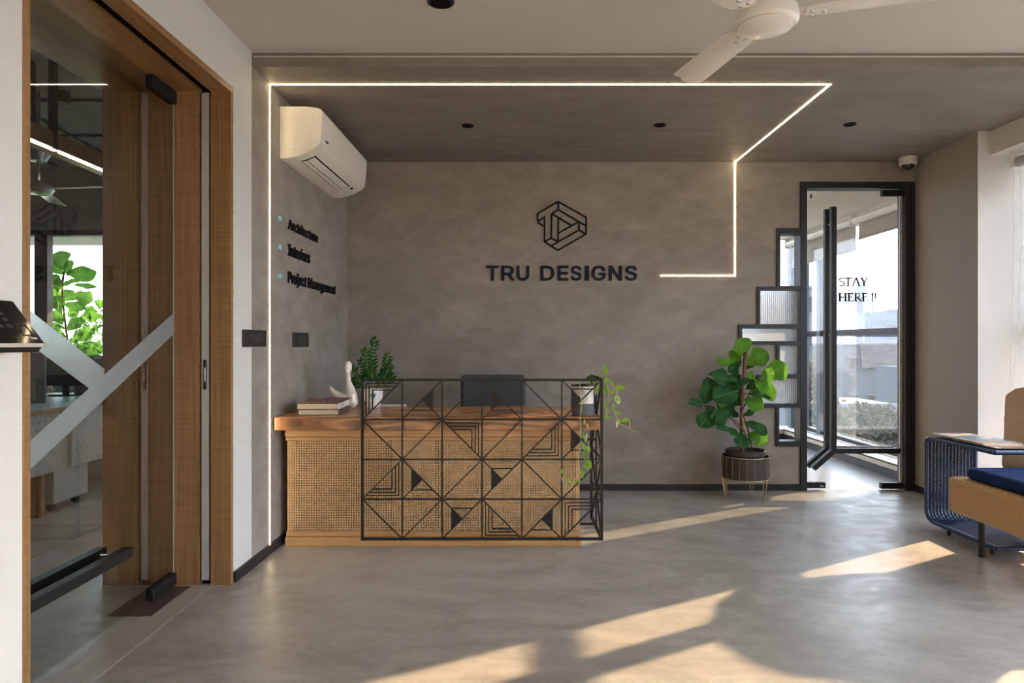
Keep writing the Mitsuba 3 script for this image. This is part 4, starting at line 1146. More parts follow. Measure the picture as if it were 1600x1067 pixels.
part(st_, 'floor_plate', lathe([(0, 0.168), (0.174, 0.168), (0.174, 0.172), (0, 0.172)], FC, 48), 'm_planter_black')
for a in (-0.92, PI * 0.98, 0.95, 2.35):
    e = FC + [0.155 * math.cos(a), 0.155 * math.sin(a), 0.003]
    p0 = FC + [0.177 * math.cos(a - 0.16), 0.177 * math.sin(a - 0.16), 0.168]
    p1 = FC + [0.177 * math.cos(a + 0.16), 0.177 * math.sin(a + 0.16), 0.168]
    part(st_, 'leg', tube([p0, e, p1], 0.0032, 7), 'm_brass', smooth=40, label='gold hairpin leg')
part(fp, 'pot', lathe([(0, 0.173), (0.12, 0.173), (0.135, 0.345), (0.150, 0.348), (0.152, 0.380), (0.145, 0.385), (0.136, 0.378), (0.134, 0.36), (0, 0.36)], FC, 48), 'm_planter_black', smooth=40, label='black plastic pot')
part(fp, 'soil', lathe([(0, 0.368), (0.134, 0.362), (0, 0.355)], FC, 24), 'm_soil')
trunk = [FC + [-0.02, 0, 0.36], P(1158.5, 640, fcy), P(1161, 600, fcy), P(1163.5, 575, fcy), P(1165.5, 550, fcy)]
part(fp, 'stake', tube(spline(trunk, 20), 0.0135, 10), 'm_bark', smooth=40, label='straight brown support stake')
F3 = lambda x, y, dy=0.0: P(1060 + x / 5.333, 520 + y / 5.333, fcy + dy)
for pts in ([(555, 960, 0.0), (535, 800, -0.03), (430, 710, -0.05), (300, 650, -0.05), (215, 605, -0.04)], [(570, 960, 0.02), (545, 700, 0.05), (510, 560, 0.05), (530, 400, 0.05), (540, 260, 0.04), (545, 190, 0.03)], [(605, 960, -0.02), (605, 900, -0.03), (570, 840, -0.03)], [(530, 640, -0.02), (570, 560, 0.02), (640, 420, 0.0), (700, 390, -0.02)], [(530, 800, -0.02), (460, 740, -0.06), (430, 650, -0.06)]):
    part(fp, 'branch', tube(spline([F3(*q_) for q_ in pts], 18), np.linspace(0.006, 0.0032, 18), 7), 'm_bark', smooth=True)
fig = [  # base, tip, width (crop px), depth of base and tip, facing, young
    ((540, 190), (512, 42), 178, 0.02, -0.03, (0.1, -1, 0.15), 1), ((555, 262), (748, 165), 158, 0.05, 0.02, (-0.1, -1, 0.25), 1), ((690, 392), (898, 262), 172, 0.0, -0.06, (0.35, -1, 0.3), 2),
    ((480, 245), (312, 255), 82, 0.0, -0.05, (0.1, -0.9, 0.7), 1), ((520, 262), (428, 150), 95, 0.06, 0.07, (0, -1, 0.2), 2), ((520, 240), (410, 320), 110, 0.06, 0.05, (0.1, -1, -0.2), 0),
    ((515, 420), (255, 350), 128, 0.0, -0.12, (0.1, -1, 0.75), 0), ((215, 600), (248, 372), 172, -0.04, -0.08, (0.35, -1, 0.0), 0), ((515, 478), (280, 545), 190, -0.02, -0.10, (-0.05, -1, 0.55), 0),
    ((500, 520), (330, 640), 150, 0.03, 0.05, (0, -1, 0.2), 0), ((210, 605), (82, 580), 92, -0.05, -0.10, (-0.1, -1, 0.8), 0), ((300, 655), (175, 785), 150, -0.05, -0.10, (-0.2, -1, 0.5), 0),
    ((432, 655), (272, 745), 128, -0.06, -0.09, (0.1, -1, 0.3), 0), ((505, 850), (322, 780), 84, -0.03, -0.10, (0.1, -1, 0.9), 0), ((528, 828), (518, 962), 140, -0.04, -0.12, (0.05, -1, 0.35), 0),
    ((545, 550), (712, 625), 132, 0.0, -0.05, (0.1, -1, 0.1), 1), ((630, 385), (800, 560), 150, 0.02, -0.03, (0.3, -1, 0.2), 1), ((555, 510), (768, 545), 72, -0.03, -0.16, (0.1, -0.75, 0.9), 0),
    ((640, 385), (566, 332), 56, 0.02, 0.0, (0.2, -1, 0.2), 1), ((552, 742), (735, 850), 118, -0.04, -0.12, (0.2, -0.9, 0.7), 0), ((580, 840), (748, 905), 130, -0.02, -0.07, (0.3, -1, 0.0), 1),
    ((530, 455), (420, 380), 80, -0.02, -0.05, (0.1, -0.9, 0.7), 0), ((540, 690), (632, 650), 52, 0.02, 0.0, (0, -1, 0.3), 0), ((500, 545), (455, 470), 120, 0.05, 0.08, (0, -1, 0.1), 0),
    ((440, 480), (590, 385), 76, -0.06, -0.10, (0.1, -0.7, 0.9), 0), ((650, 400), (660, 500), 70, 0.03, 0.03, (0.2, -1, 0.1), 2), ((420, 560), (330, 600), 70, -0.08, -0.09, (0, -1, 0.4), 1), ((520, 350), (395, 430), 110, 0.05, 0.06, (0.1, -1, 0.1), 0), ((520, 600), (380, 520), 120, 0.06, 0.09, (-0.1, -1, 0.2), 0),
    ((560, 470), (655, 395), 80, 0.06, 0.08, (0.1, -1, 0.2), 0), ((500, 700), (395, 640), 90, 0.05, 0.08, (0, -1, 0.3), 0), ((560, 300), (600, 230), 90, 0.08, 0.10, (0, -1, 0.1), 0), ((600, 480), (720, 500), 80, 0.05, 0.06, (0.2, -1, 0.3), 1), ((230, 600), (300, 690), 80, 0.0, -0.03, (0.1, -1, 0.4), 0)]
for i, (b, t_, w_, d0, d1, nr, y_) in enumerate(fig):
    leaf_part(fp, F3(*b, d0), F3(*t_, d1), w_ * 1.2 / 5.333 / F * fcy, nr, prof_fiddle, ('m_fiddle', 'm_fiddle_young', 'm_fiddle_young')[y_], nu=18, nv=11, seed=300 + i, cup=0.30, droop=0.13, wav=0.055)

# ------------------------------------------------------------------ seating by the right window
ch_ = thing('lounge_chair', 'tan rattan lounge chair with navy seat cushion by the right window', 'lounge chair')
SX, SYa, SYb = 2.50, 3.20, 3.93
seat = rbox(SX, 3.20, SYa, SYb, 0.248, 0.452, 0.03, 16)
part(ch_, 'seat', seat, 'm_rattan', smooth=40)
pb = [(4.28, 0.44), (4.36, 0.50), (4.48, 0.60), (4.575, 0.70), (4.62, 0.78), (4.63, 0.86), (4.55, 0.91), (4.40, 0.94), (4.20, 0.95), (4.0, 0.925), (3.85, 0.885), (3.65, 0.80), (3.45, 0.70), (3.32, 0.58), (3.28, 0.42), (3.28, 0.10), (4.10, 0.10), (4.14, 0.34), (4.20, 0.40)]
bkm = ext_yz(Polygon(pb).buffer(0.04).buffer(-0.06).buffer(0.02), 0.0, 0.05)
bkm = bkm.subdivide_to_size(0.07)
vv = bkm.vertices.copy()
from scipy.interpolate import PchipInterpolator
vv[:, 0] += PchipInterpolator([0.05, 0.25, 0.44, 0.5, 0.6, 0.7, 0.78, 0.86, 0.97], [3.00, 3.03, 3.075, 3.13, 3.225, 3.295, 3.333, 3.345, 3.36])(vv[:, 2])
bkm.vertices = vv
part(ch_, 'backrest', bkm, 'm_rattan', smooth=30)
part(ch_, 'cushion', rbox(2.535, 3.08, SYa + 0.03, 3.825, 0.454, 0.520, 0.030, 20), 'm_blue_cushion', smooth=50, label='navy seat cushion')
for x, y in ((2.667, 3.877), (2.667, 3.28), (3.14, 3.86), (3.14, 3.28)):
    part(ch_, 'leg', rod((x, y, 0.0), (x - 0.004, y, 0.26), 0.0155, 14), 'm_black_metal', smooth=40)

ct = thing('side_table', 'navy blue woven C shaped side table pushed over the rattan chair', 'side table')
TX0, TX1, TYa, TYb, TZ0, TZ1 = 2.735, 3.055, 3.87, 4.505, 0.052, 0.592


def cpath(n=9):
    r = 0.075
    pts = [(TYa, TZ1)]
    pts += [(TYb - r * 0.5 + 0.5 * r * math.sin(t), TZ1 - 0.5 * r + 0.5 * r * math.cos(t)) for t in np.linspace(0, PI / 2, n)]
    pts += [(TYb - r + r * math.cos(t), TZ0 + r - r * math.sin(t)) for t in np.linspace(0, PI / 2, n)]
    pts += [(TYa - 0.01, TZ0)]
    return np.array(pts)


cp = cpath()
dens = [cp[0]]
for a, b in zip(cp[:-1], cp[1:]):
    k = max(1, int(np.linalg.norm(b - a) / 0.03))
    dens += [a + (b - a) * (j + 1) / k for j in range(k)]
cp = np.array(dens)
for x in (TX0, TX1):
    part(ct, 'edge_tube', tube(np.stack([np.full(len(cp), x), cp[:, 0], cp[:, 1]], 1), 0.0135, 10, up=np.array([1.0, 0, 0])), 'm_blue_wicker', smooth=50)
for z, y in ((TZ1, TYa), (TZ0, TYa - 0.01)):
    part(ct, 'edge_tube', rod((TX0, y, z), (TX1, y, z), 0.0135, 10), 'm_blue_wicker', smooth=50)
nst = 13
for k in range(nst):
    x = TX0 + (TX1 - TX0) * (k + 1) / (nst + 1)
    part(ct, 'strand', tube(np.stack([np.full(len(cp), x), cp[:, 0], cp[:, 1]], 1), 0.0092, 8, flat=0.6, up=np.array([1.0, 0, 0])), 'm_blue_wicker', smooth=50)
d_ = np.r_[0, np.cumsum(np.linalg.norm(np.diff(cp, axis=0), axis=1))]
weft = []
total = d_[-1]
s_at, k = 0.012, 0
xs_ = np.linspace(TX0, TX1, 2 * (nst + 1) + 1)
while s_at < total - 0.60:
    y, z = np.interp(s_at, d_, cp[:, 0]), np.interp(s_at, d_, cp[:, 1])
    tx_ = np.array([np.interp(s_at + 0.004, d_, cp[:, 0]) - y, np.interp(s_at + 0.004, d_, cp[:, 1]) - z])
    tx_ /= np.linalg.norm(tx_) + 1e-9
    nrm_ = np.array([tx_[1], -tx_[0]])
    off = 0.006 * np.where(np.arange(len(xs_)) % 2 == 1, np.where((np.arange(len(xs_)) // 2 + k) % 2 == 0, 1, -1), 0)
    weft.append(tube(np.stack([xs_, y + nrm_[0] * off, z + nrm_[1] * off], 1), 0.0036, 5))
    s_at += 0.0085 if s_at < TYb - TYa - 0.03 else 0.0125
    k += 1
part(ct, 'weave', cat(weft), 'm_blue_wicker', kind='stuff', smooth=40)
for x, y in ((2.765, 4.32), (2.765, 3.93), (3.03, 4.32), (3.03, 3.93)):
    part(ct, 'foot', rod((x, y, 0.0), (x, y, TZ0 - 0.006), 0.011, 12), 'm_black_metal', smooth=40)

mz = TZ1 + 0.0145
for i, (x0, x1, y0, y1, h, rot, mt_, lab) in enumerate((
        (2.775, 3.03, 3.93, 4.31, 0.005, 0.04, 'm_mag_red', 'red and grey magazine at the bottom of the pile on the blue side table'),
        (2.775, 3.02, 3.98, 4.38, 0.006, -0.05, 'm_mag_grey', 'grey magazine second from the bottom of the pile on the blue side table'),
        (2.76, 3.00, 4.02, 4.40, 0.005, 0.06, 'm_mag_cream', 'cream magazine under the top one on the blue side table'),
        (2.745, 2.99, 4.08, 4.46, 0.005, 0.03, 'm_mag_blue', 'pale blue magazine lying open to the sun on top of the pile'))):
    R = rotz(rot, ((x0 + x1) / 2, (y0 + y1) / 2, 0))
    mg = thing('magazine', lab, 'magazine', 'magazines on the blue side table')
    part(mg, 'pages', moved(bx(x0 + 0.001, x1 - 0.001, y0 + 0.001, y1 - 0.001, mz, mz + h - 0.0012), R), 'm_paper')
    part(mg, 'cover', moved(bx(x0, x1, y0, y1, mz + h - 0.0012, mz + h - 0.0004), R), mt_)
    mz += h

# roller blinds
rb = thing('roller_blind', 'rolled up grey blind with bead chain at the top of the right window', 'roller blind')
part(rb, 'roll', rod((3.52, 4.74, 2.475), (3.52, 3.2, 2.475), 0.035, 20), 'm_grey_blind', smooth=40)
part(rb, 'bracket', bx(3.475, 3.565, 4.742, 4.765, 2.43, 2.5395, 0.004), 'm_white_plastic')
part(rb, 'fabric', bx(3.553, 3.556, 3.2, 4.70, 2.33, 2.475), 'm_blind_cloth')
part(rb, 'bottom_bar', bx(3.548, 3.561, 3.2, 4.70, 2.31, 2.332, 0.003), 'm_grey_blind')
part(rb, 'bead_chain', cat([tube(spline([(3.49, 4.752, 2.44), (3.488, 4.752, 1.6), (3.455, 4.752, 0.75)], 12), 0.0022, 5), tube(spline([(3.535, 4.752, 2.44), (3.535, 4.752, 1.6), (3.465, 4.752, 0.75)], 12), 0.0022, 5)]), 'm_spine_white')
for (ya, yb), zl, lab in (((5.80, 7.02), 2.30, 'grey roller blind in the corridor nearest the glass door'), ((7.05, 8.70), 2.20, 'lower grey roller blind farther down the corridor')):
    r_ = thing('corridor_blind', lab, 'roller blind')
    part(r_, 'roll', rod((3.52, ya, 2.475), (3.52, yb, 2.475), 0.04, 20), 'm_white_plastic', smooth=40)
    part(r_, 'fabric', bx(3.556, 3.559, ya + 0.02, yb - 0.02, zl, 2.475), 'm_blind_cloth')
    part(r_, 'bottom_bar', bx(3.551, 3.564, ya + 0.02, yb - 0.02, zl - 0.025, zl + 0.001, 0.003), 'm_grey_blind')
    part(r_, 'bracket', cat([bx(3.48, 3.57, ya - 0.012, ya - 0.001, 2.42, 2.5395, 0.003), bx(3.48, 3.57, yb + 0.001, yb + 0.012, 2.42, 2.5395, 0.003)]), 'm_white_plastic')
c = P(1267, 303, 7.43)
c[2] = 2.84
dt = thing('smoke_detector', 'small round detector under the corridor ceiling', 'smoke detector')
part(dt, 'base', lathe([(0, -0.0005), (0.03, -0.0005), (0.03, -0.012), (0.0, -0.012)], c, 20), 'm_white_plastic')
part(dt, 'sensor', lathe([(0, -0.012), (0.012, -0.012), (0.010, -0.045), (0.0, -0.045)], c, 16), 'm_frame')

# wall terminal near the camera
bt = thing('access_terminal', 'glossy black keypad terminal jutting from the white wall at the left edge', 'access terminal')
tp = [(0.0, 1.332), (0.012, 1.335), (0.104, 1.212), (0.107, 1.204), (0.104, 1.192), (0.085, 1.184), (0.0, 1.184)]
m = ext(Polygon([(0.0, 1.325), (0.012, 1.332), (0.1035, 1.211), (0.085, 1.186), (0.0, 1.186)]), 0.34)
vv = m.vertices
part(bt, 'body', askew(trimesh.Trimesh(np.stack([vv[:, 0] + 0.001, 1.965 - vv[:, 2], vv[:, 1]], 1), m.faces, process=False)), 'm_gloss_black')
m = ext(Polygon([(0.084, 1.2005), (0.1065, 1.2115), (0.1075, 1.207), (0.106, 1.2015), (0.086, 1.1985)]), 0.346)
vv = m.vertices
part(bt, 'lip', askew(trimesh.Trimesh(np.stack([vv[:, 0] + 0.001, 1.968 - vv[:, 2], vv[:, 1]], 1), m.faces, process=False)), 'm_alu', label='silver lower lip')
fd = np.array([0.0915, -0.121])
fd /= np.linalg.norm(fd)
fnv = np.array([-fd[1], fd[0]])


def on_face(s0, s1, y0, y1, th=0.0012):
    pts = [np.array([0.012, 1.332]) + fd * s + fnv * t for s, t in ((s0, 0.0003), (s1, 0.0003), (s1, th), (s0, th))]
    mm_ = ext(Polygon(pts), y1 - y0)
    w_ = mm_.vertices
    return askew(trimesh.Trimesh(np.stack([w_[:, 0] + 0.001, y1 - w_[:, 2], w_[:, 1]], 1), mm_.faces, process=False))


for r_ in range(4):
    for c_ in range(3):
        part(bt, 'key', on_face(0.02 + 0.022 * r_, 0.032 + 0.022 * r_, 1.80 + 0.035 * c_, 1.82 + 0.035 * c_), 'm_switch_key')
fr = part(bt, 'reader', cat([on_face(0.085, 0.088, 1.905, 1.945), on_face(0.122, 0.125, 1.905, 1.945), on_face(0.085, 0.125, 1.905, 1.908), on_face(0.085, 0.125, 1.942, 1.945)]), 'm_switch_key')
part(bt, 'badge', on_face(0.131, 0.137, 1.925, 1.950), 'm_alu')

# ------------------------------------------------------------------ office beyond the left glass door
OC = 3.02
struct('ceiling_office', bx(-7.7, -2.054, -3.2, 8.6, OC, OC + 0.15), 'm_office_concrete', 'dark raw concrete ceiling of the office', 'ceiling')
struct('wall_office_left', bx(-7.7, -7.6, -3.2, 7.1, 0, OC), 'm_white_wall', 'far left wall of the office', 'wall')
struct('wall_office_front', bx(-7.6, -2.054, -3.2, -3.05, 0, OC), 'm_white_wall', 'office wall behind the camera', 'wall')
OY = 7.0
struct('wall_office_back', cat([bx(-7.6, -2.054, OY, OY + 0.12, 2.37, OC), bx(-7.6, -2.054, OY, OY + 0.12, 0, 0.35)]), 'm_office_concrete', 'grey office wall above and below its window', 'wall')
w5 = thing('window_5', 'dark framed office window with plants outside', 'window', kind='structure')
xs_m = [-7.55, -6.2, -4.83, -3.4, -2.09]
for x in xs_m:
    part(w5, 'mullion', bx(x - 0.065, x + 0.065, OY + 0.0, OY + 0.09, 0.35, 2.37), 'm_frame')
part(w5, 'head_rail', bx(-7.55, -2.06, OY - 0.005, OY + 0.09, 2.32, 2.375), 'm_frame')
part(w5, 'bottom_rail', bx(-7.55, -2.06, OY, OY + 0.09, 0.35, 0.40), 'm_frame')
for a, b in zip(xs_m[:-1], xs_m[1:]):
    part(w5, 'pane', quad((a + 0.065, OY + 0.05, 0.40), (b - 0.065, OY + 0.05, 0.40), (b - 0.065, OY + 0.05, 2.32), (a + 0.065, OY + 0.05, 2.32)), 'm_pane')
struct('trim_balcony', bx(-7.6, -2.0, OY + 0.12, 8.4, 2.42, 2.54), 'm_corridor_wall', 'pale balcony soffit outside the office window', 'soffit')
single('balcony_light', bx(-4.87, -4.72, 7.62, 7.72, 2.398, 2.4195, 0.004), 'm_alu', 'small square light under the balcony soffit outside the office window', 'outdoor light')
struct('trim_parapet', bx(-7.6, -2.0, 8.3, 8.4, 0, 0.55), 'm_house_grey', 'low balcony parapet behind the plants', 'parapet')

ob = thing('linear_pendant', 'wooden beam with a white light line hung in the office on black brackets', 'pendant light')
part(ob, 'beam', bx(-3.06, -2.92, 1.2, 6.6, 2.46, 2.565, 0.003), 'm_veneer_along')
lamp(ob, 'light_line', bx(-2.955, -2.93, 1.2, 4.40, 2.449, 2.4595), [16.0, 15.2, 13.8])
lamp(ob, 'light_line', bx(-2.955, -2.93, 4.44, 6.6, 2.449, 2.4595), [16.0, 15.2, 13.8])
for y in (2.2, 4.37, 6.2):
    part(ob, 'hanger', bx(-2.955, -2.918, y - 0.02, y + 0.02, 2.455, OC), 'm_black_metal')
    part(ob, 'hanger', bx(-3.07, -3.06, y - 0.02, y + 0.02, 2.46, OC), 'm_black_metal')
for (px, py, Y, lab) in ((97, 155, 4.9, 'black round spotlight under the office ceiling beside the hanger'), (84, 196, 5.8, 'black round spotlight farther back under the office ceiling')):
    c = P(px, py, Y)
    sp_ = thing('spotlight', lab, 'spotlight', 'spotlights under the office ceiling')
    part(sp_, 'head', lathe([(0, -0.03), (0.05, -0.03), (0.055, 0.0), (0.05, 0.05), (0.02, 0.07), (0, 0.07)], c, 20), 'm_black_metal', smooth=40)
    part(sp_, 'stem', rod(c + [0, 0, 0.065], [c[0], c[1], OC], 0.008, 8), 'm_black_metal')
cr = thing('cable_conduit', 'thin dark conduits fixed under the concrete office ceiling', 'conduit')
for a, b in (((-6.5, 5.05), (-2.1, 5.05)), ((-6.5, 5.9), (-2.1, 5.9)), ((-3.4, 1.0), (-3.9, 6.9)), ((-4.3, 1.0), (-4.6, 6.9))):
    part(cr, 'pipe', rod((a[0], a[1], OC - 0.012), (b[0], b[1], OC - 0.012), 0.011, 6), 'm_switch')

of = thing('ceiling_fan', 'chrome hubbed ceiling fan in the dark office behind the glass door', 'ceiling fan')
oc_ = P(60, 296, 4.9)
part(of, 'motor', lathe([(0, 0.06), (0.04, 0.06), (0.09, 0.03), (0.10, 0.0), (0.08, -0.03), (0.0, -0.04)], oc_, 28), 'm_steel', smooth=40)
part(of, 'canopy', lathe([(0, 0.20), (0.05, 0.20), (0.085, 0.26), (0.09, 0.28), (0, 0.28)], oc_, 28), 'm_steel', smooth=40)
part(of, 'rod', rod(oc_ + [0, 0, 0.05], [oc_[0], oc_[1], OC], 0.012, 10), 'm_steel')
for a in (-8, 112, 232):
    a = math.radians(a)
    d, s_ = np.array([math.cos(a), math.sin(a), 0]), np.array([-math.sin(a), math.cos(a), 0.18])
    part(of, 'blade', trimesh.convex.convex_hull(np.array([oc_ + d * r_ + s_ * w_ + [0, 0, h_] for r_, hw in ((0.09, 0.03), (0.16, 0.055), (0.58, 0.06)) for w_ in (-hw, hw) for h_ in (0.0, 0.004)])), 'm_fan_white')

ws = thing('workstation_desk', 'white office desk with dimpled panels and wooden leg behind the glass door', 'desk')
WX = -3.26
part(ws, 'desktop', bx(-4.7, WX + 0.012, 4.2, 6.4, 0.725, 0.752, 0.003), 'm_desk_top', label='pale blue grey desktop')
part(ws, 'desktop_edge', bx(WX + 0.0125, WX + 0.016, 4.2, 6.4, 0.725, 0.752), 'm_teak')
for ya, yb in ((4.2, 4.925), (5.06, 6.0)):
    mp = part(ws, 'modesty_panel', bx(WX - 0.018, WX, ya, yb, 0.30, 0.724, 0.001), 'm_desk_white')
    dots = []
    for y in np.arange(ya + 0.05, yb - 0.02, 0.062):
        for k, z in enumerate(np.arange(0.335, 0.70, 0.047)):
            d = trimesh.creation.icosphere(1, 0.009)
            d.apply_scale((0.5, 1, 1))
            d.apply_translation((WX + 0.0005, y + 0.03 * (k % 2), z))
            dots.append(d)
    part(mp, 'dimple', cat(dots), 'm_desk_white', kind='stuff', smooth=True)
part(ws, 'leg', bx(WX - 0.11, WX - 0.022, 4.76, 4.80, 0.0, 0.724), 'm_teak', label='wooden leg panel')
part(ws, 'leg', bx(-4.66, -4.60, 4.76, 4.80, 0.0, 0.724), 'm_teak', label='wooden leg panel')
part(ws, 'leg', bx(-4.66, WX - 0.03, 6.32, 6.36, 0.0, 0.724), 'm_desk_white')
pd = thing('drawer_pedestal', 'white drawer pedestal on casters under the office desk', 'drawer pedestal')
part(pd, 'body', bx(-3.72, WX - 0.022, 4.89, 5.285, 0.06, 0.66, 0.003), 'm_desk_white')
for x in (-3.34, -3.66):
    for y in (4.95, 5.22):
        part(pd, 'caster', moved(lathe([(0, -0.018), (0.024, -0.018), (0.0275, -0.01), (0.0275, 0.01), (0.024, 0.018), (0, 0.018)], (0, 0, 0), 14), trimesh.transformations.concatenate_matrices(trimesh.transformations.translation_matrix((x, y, 0.0285)), trimesh.transformations.rotation_matrix(PI / 2, (0, 1, 0)))), 'm_black_metal', smooth=40)
for (x0, x1, y, z1, lab) in ((-3.95, -3.615, 5.28, 1.165, 'grey fabric desk divider nearest the left glass door'), (-3.98, -3.70, 6.2, 1.10, 'grey fabric desk divider at the far end of the office desk')):
    dv = thing('desk_divider', lab, 'desk divider', 'desk dividers in the office')
    part(dv, 'panel', bx(x0, x1, y, y + 0.03, 0.7525, z1, 0.008), 'm_divider')
    part(dv, 'clip', bx(x1 - 0.09, x1 - 0.03, y - 0.006, y - 0.0005, z1 - 0.03, z1 + 0.01), 'm_desk_white')
mo = thing('monitor', 'dark computer monitor on the office desk', 'monitor')
part(mo, 'screen', bx(-4.17, -3.72, 6.0, 6.03, 0.84, 1.08, 0.004), 'm_gloss_black')
part(mo, 'stand', cat([bx(-3.97, -3.92, 6.03, 6.05, 0.765, 0.95), bx(-4.05, -3.84, 5.95, 6.12, 0.7525, 0.765, 0.003)]), 'm_frame')
single('desk_cup', lathe([(0, 0), (0.035, 0), (0.04, 0.09), (0.036, 0.09), (0.032, 0.008), (0, 0.008)], (-3.5, 4.72, 0.7525), 20), 'm_white_plastic', 'white rounded cup on the near corner of the office desk', 'cup', smooth=40)

# balcony plants outside the office window
tb = thing('balcony_planter', 'long planter box of bushy greenery outside the office window', 'planter box')
part(tb, 'box', bx(-6.9, -2.3, 7.45, 7.95, 0.0005, 0.55, 0.01), 'm_house_grey')
lv = []
r2 = np.random.default_rng(77)
for i in range(2600):
    b = np.array([r2.uniform(-6.4, -3.4), r2.uniform(7.4, 8.0), r2.uniform(0.5, 1.42) ** 1.0])
    b[2] = 0.5 + 1.2 * r2.uniform() ** 1.1 * (0.75 + 0.25 * math.sin(b[0] * 5))
    dr_ = r2.normal(size=3) + [0, 0, 0.3]
    m, _ = leaf_mesh(b, b + dr_ / np.linalg.norm(dr_) * r2.uniform(0.05, 0.12), r2.uniform(0.03, 0.06), r2.normal(size=3), prof_heart, nu=4, nv=3, seed=i)
    lv.append(m)
part(tb, 'foliage', cat(lv), 'm_fiddle_young', kind='stuff', uv=np.full((sum(len(m.vertices) for m in lv), 2), 0.25), smooth=True)
of2 = thing('balcony_fig', 'sunlit fiddle leaf fig outside the office window', 'potted plant')
BY = 7.55
C6 = lambda x, y, dy=0.0: P(x / 3.81, 360 + y / 3.81, BY + dy)
part(of2, 'stem', tube(spline([(C6(390, 800)[0], BY, 0.5), C6(400, 640), C6(380, 480), C6(372, 330), C6(385, 230)], 24), 0.011, 8), 'm_bark', smooth=True)
part(of2, 'pot', lathe([(0, 0.5505), (0.11, 0.5505), (0.14, 0.80), (0.12, 0.80), (0.11, 0.78), (0, 0.78)], (C6(390, 800)[0], BY, 0), 24), 'm_house_grey', smooth=40)
of_l = [((385, 240), (362, 122), 105), ((380, 262), (285, 178), 85), ((400, 265), (575, 245), 90), ((372, 320), (300, 270), 70), ((378, 330), (470, 298), 60), ((372, 350), (330, 290), 60), ((440, 320), (578, 340), 30), ((375, 400), (320, 340), 62),
        ((378, 420), (440, 360), 70), ((380, 460), (300, 400), 85), ((440, 380), (552, 420), 85), ((382, 440), (505, 455), 62), ((372, 500), (300, 330), 60), ((400, 500), (470, 480), 70), ((380, 560), (300, 480), 80), ((505, 460), (560, 490), 50),
        ((560, 430), (625, 430), 40), ((400, 600), (500, 520), 80), ((390, 640), (310, 560), 80), ((420, 660), (560, 600), 80), ((350, 330), (282, 420), 60), ((430, 700), (600, 690), 70), ((480, 520), (600, 500), 60), ((395, 270), (430, 180), 70), ((520, 640), (610, 560), 60), ((440, 720), (620, 715), 70)]
for i, (b, t_, w_) in enumerate(of_l):
    leaf_part(of2, C6(*b, 0.03 * math.sin(i)), C6(*t_, 0.12 * math.sin(i * 1.9)), w_ * 1.25 / 3.81 / F * BY, (0.4 * math.sin(i), -1, 0.4 * math.cos(i * 1.3)), prof_fiddle, 'm_fiddle_young', nu=13, nv=7, seed=600 + i, cup=0.25, wav=0.05)

# ------------------------------------------------------------------ the town outside
struct('ground', bx(-160, 200, 9.2, 320, -9.3, -9.0), 'm_ground', 'ground far below among the houses', 'ground')


def house(label, x0, x1, y0, y1, z1, m_, cols, rows, zlo, roof=None, win=(0.9, 1.2), x_side=True):
    h = thing('building', label, 'building')
    part(h, 'wall', bx(x0, x1, y0, y1, -9.0, z1), m_)
    part(h, 'parapet', cat([bx(x0 - 0.1, x1 + 0.1, y0 - 0.1, y0 + 0.15, z1 - 0.15, z1 + 0.1)]), m_)
    ww, wh = win
    for i in range(cols):
        for j in range(rows):
            x = x0 + (x1 - x0) * (i + 0.5) / cols
            z = zlo + j * 3.0
            w_ = part(h, 'window', cat([bx(x - ww / 2 - 0.12, x + ww / 2 + 0.12, y0 - 0.12, y0, z - 0.12, z), bx(x - ww / 2 - 0.2, x + ww / 2 + 0.2, y0 - 0.35, y0, z + wh, z + wh + 0.12), bx(x - ww / 2 - 0.1, x - ww / 2, y0 - 0.06, y0, z, z + wh), bx(x + ww / 2, x + ww / 2 + 0.1, y0 - 0.06, y0, z, z + wh)]), m_)
            part(w_, 'pane', bx(x - ww / 2, x + ww / 2, y0 - 0.03, y0 + 0.01, z, z + wh), 'm_house_pane')
    return h


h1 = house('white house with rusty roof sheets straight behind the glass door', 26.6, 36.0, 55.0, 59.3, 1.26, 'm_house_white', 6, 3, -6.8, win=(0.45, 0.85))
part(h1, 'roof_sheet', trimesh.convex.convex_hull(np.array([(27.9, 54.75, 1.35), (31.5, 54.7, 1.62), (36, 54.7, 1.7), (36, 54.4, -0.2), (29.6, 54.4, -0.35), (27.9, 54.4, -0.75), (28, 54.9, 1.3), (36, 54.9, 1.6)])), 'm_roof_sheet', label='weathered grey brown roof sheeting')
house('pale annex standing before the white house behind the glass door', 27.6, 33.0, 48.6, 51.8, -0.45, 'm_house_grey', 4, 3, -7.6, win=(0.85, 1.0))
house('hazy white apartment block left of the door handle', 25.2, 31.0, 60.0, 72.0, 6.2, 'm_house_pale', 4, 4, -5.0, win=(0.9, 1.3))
house('long hazy blue grey block on the skyline behind the lettering', 38.0, 62.0, 84.0, 96.0, 4.0, 'm_house_grey', 7, 3, -4.0, win=(1.2, 1.5))
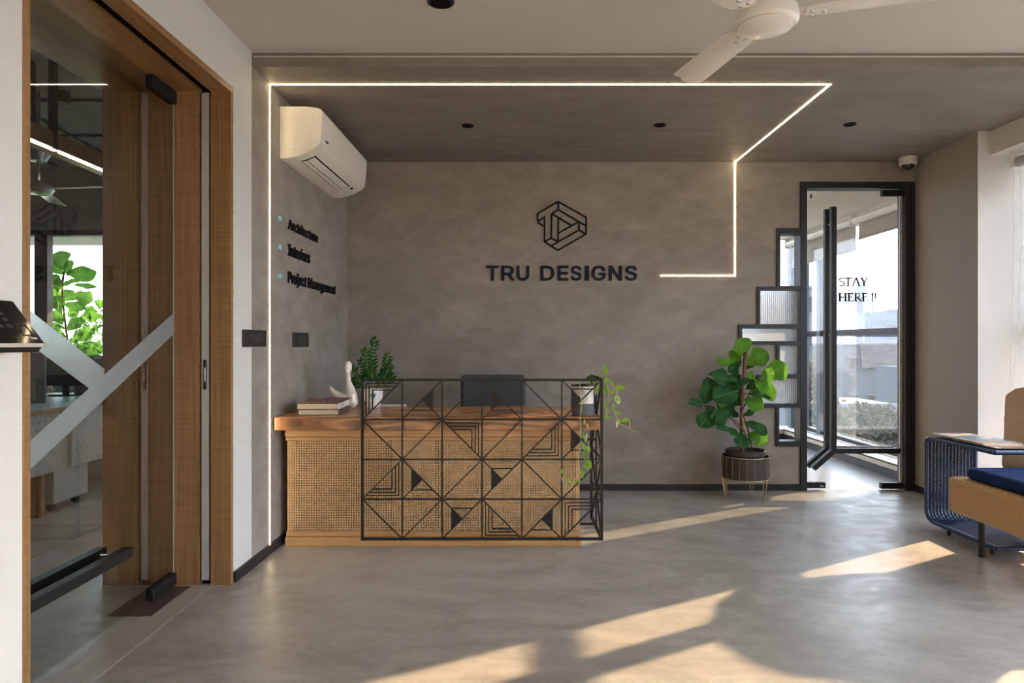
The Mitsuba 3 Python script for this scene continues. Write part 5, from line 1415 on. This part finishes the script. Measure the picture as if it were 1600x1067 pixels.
house('hazy grey block on the skyline at the right of the door', 54.0, 70.0, 98.0, 108.0, 6.0, 'm_house_grey', 5, 3, -3.0, win=(1.2, 1.5))
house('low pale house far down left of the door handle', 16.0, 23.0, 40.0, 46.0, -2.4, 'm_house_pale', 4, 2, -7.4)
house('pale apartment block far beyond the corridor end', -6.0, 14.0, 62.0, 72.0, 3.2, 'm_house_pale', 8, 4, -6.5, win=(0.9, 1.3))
sc_ = thing('scaffold', 'thin grey scaffold tower rising behind the lettering', 'scaffold')
for x in (39.3, 41.0, 42.2):
    part(sc_, 'pole', rod((x, 80, -5), (x, 80, 6.6), 0.09, 6), 'm_mullion')
for z in np.arange(-3, 6.5, 1.5):
    part(sc_, 'rail', rod((39.3, 80, z), (42.2, 80, z), 0.07, 6), 'm_mullion')
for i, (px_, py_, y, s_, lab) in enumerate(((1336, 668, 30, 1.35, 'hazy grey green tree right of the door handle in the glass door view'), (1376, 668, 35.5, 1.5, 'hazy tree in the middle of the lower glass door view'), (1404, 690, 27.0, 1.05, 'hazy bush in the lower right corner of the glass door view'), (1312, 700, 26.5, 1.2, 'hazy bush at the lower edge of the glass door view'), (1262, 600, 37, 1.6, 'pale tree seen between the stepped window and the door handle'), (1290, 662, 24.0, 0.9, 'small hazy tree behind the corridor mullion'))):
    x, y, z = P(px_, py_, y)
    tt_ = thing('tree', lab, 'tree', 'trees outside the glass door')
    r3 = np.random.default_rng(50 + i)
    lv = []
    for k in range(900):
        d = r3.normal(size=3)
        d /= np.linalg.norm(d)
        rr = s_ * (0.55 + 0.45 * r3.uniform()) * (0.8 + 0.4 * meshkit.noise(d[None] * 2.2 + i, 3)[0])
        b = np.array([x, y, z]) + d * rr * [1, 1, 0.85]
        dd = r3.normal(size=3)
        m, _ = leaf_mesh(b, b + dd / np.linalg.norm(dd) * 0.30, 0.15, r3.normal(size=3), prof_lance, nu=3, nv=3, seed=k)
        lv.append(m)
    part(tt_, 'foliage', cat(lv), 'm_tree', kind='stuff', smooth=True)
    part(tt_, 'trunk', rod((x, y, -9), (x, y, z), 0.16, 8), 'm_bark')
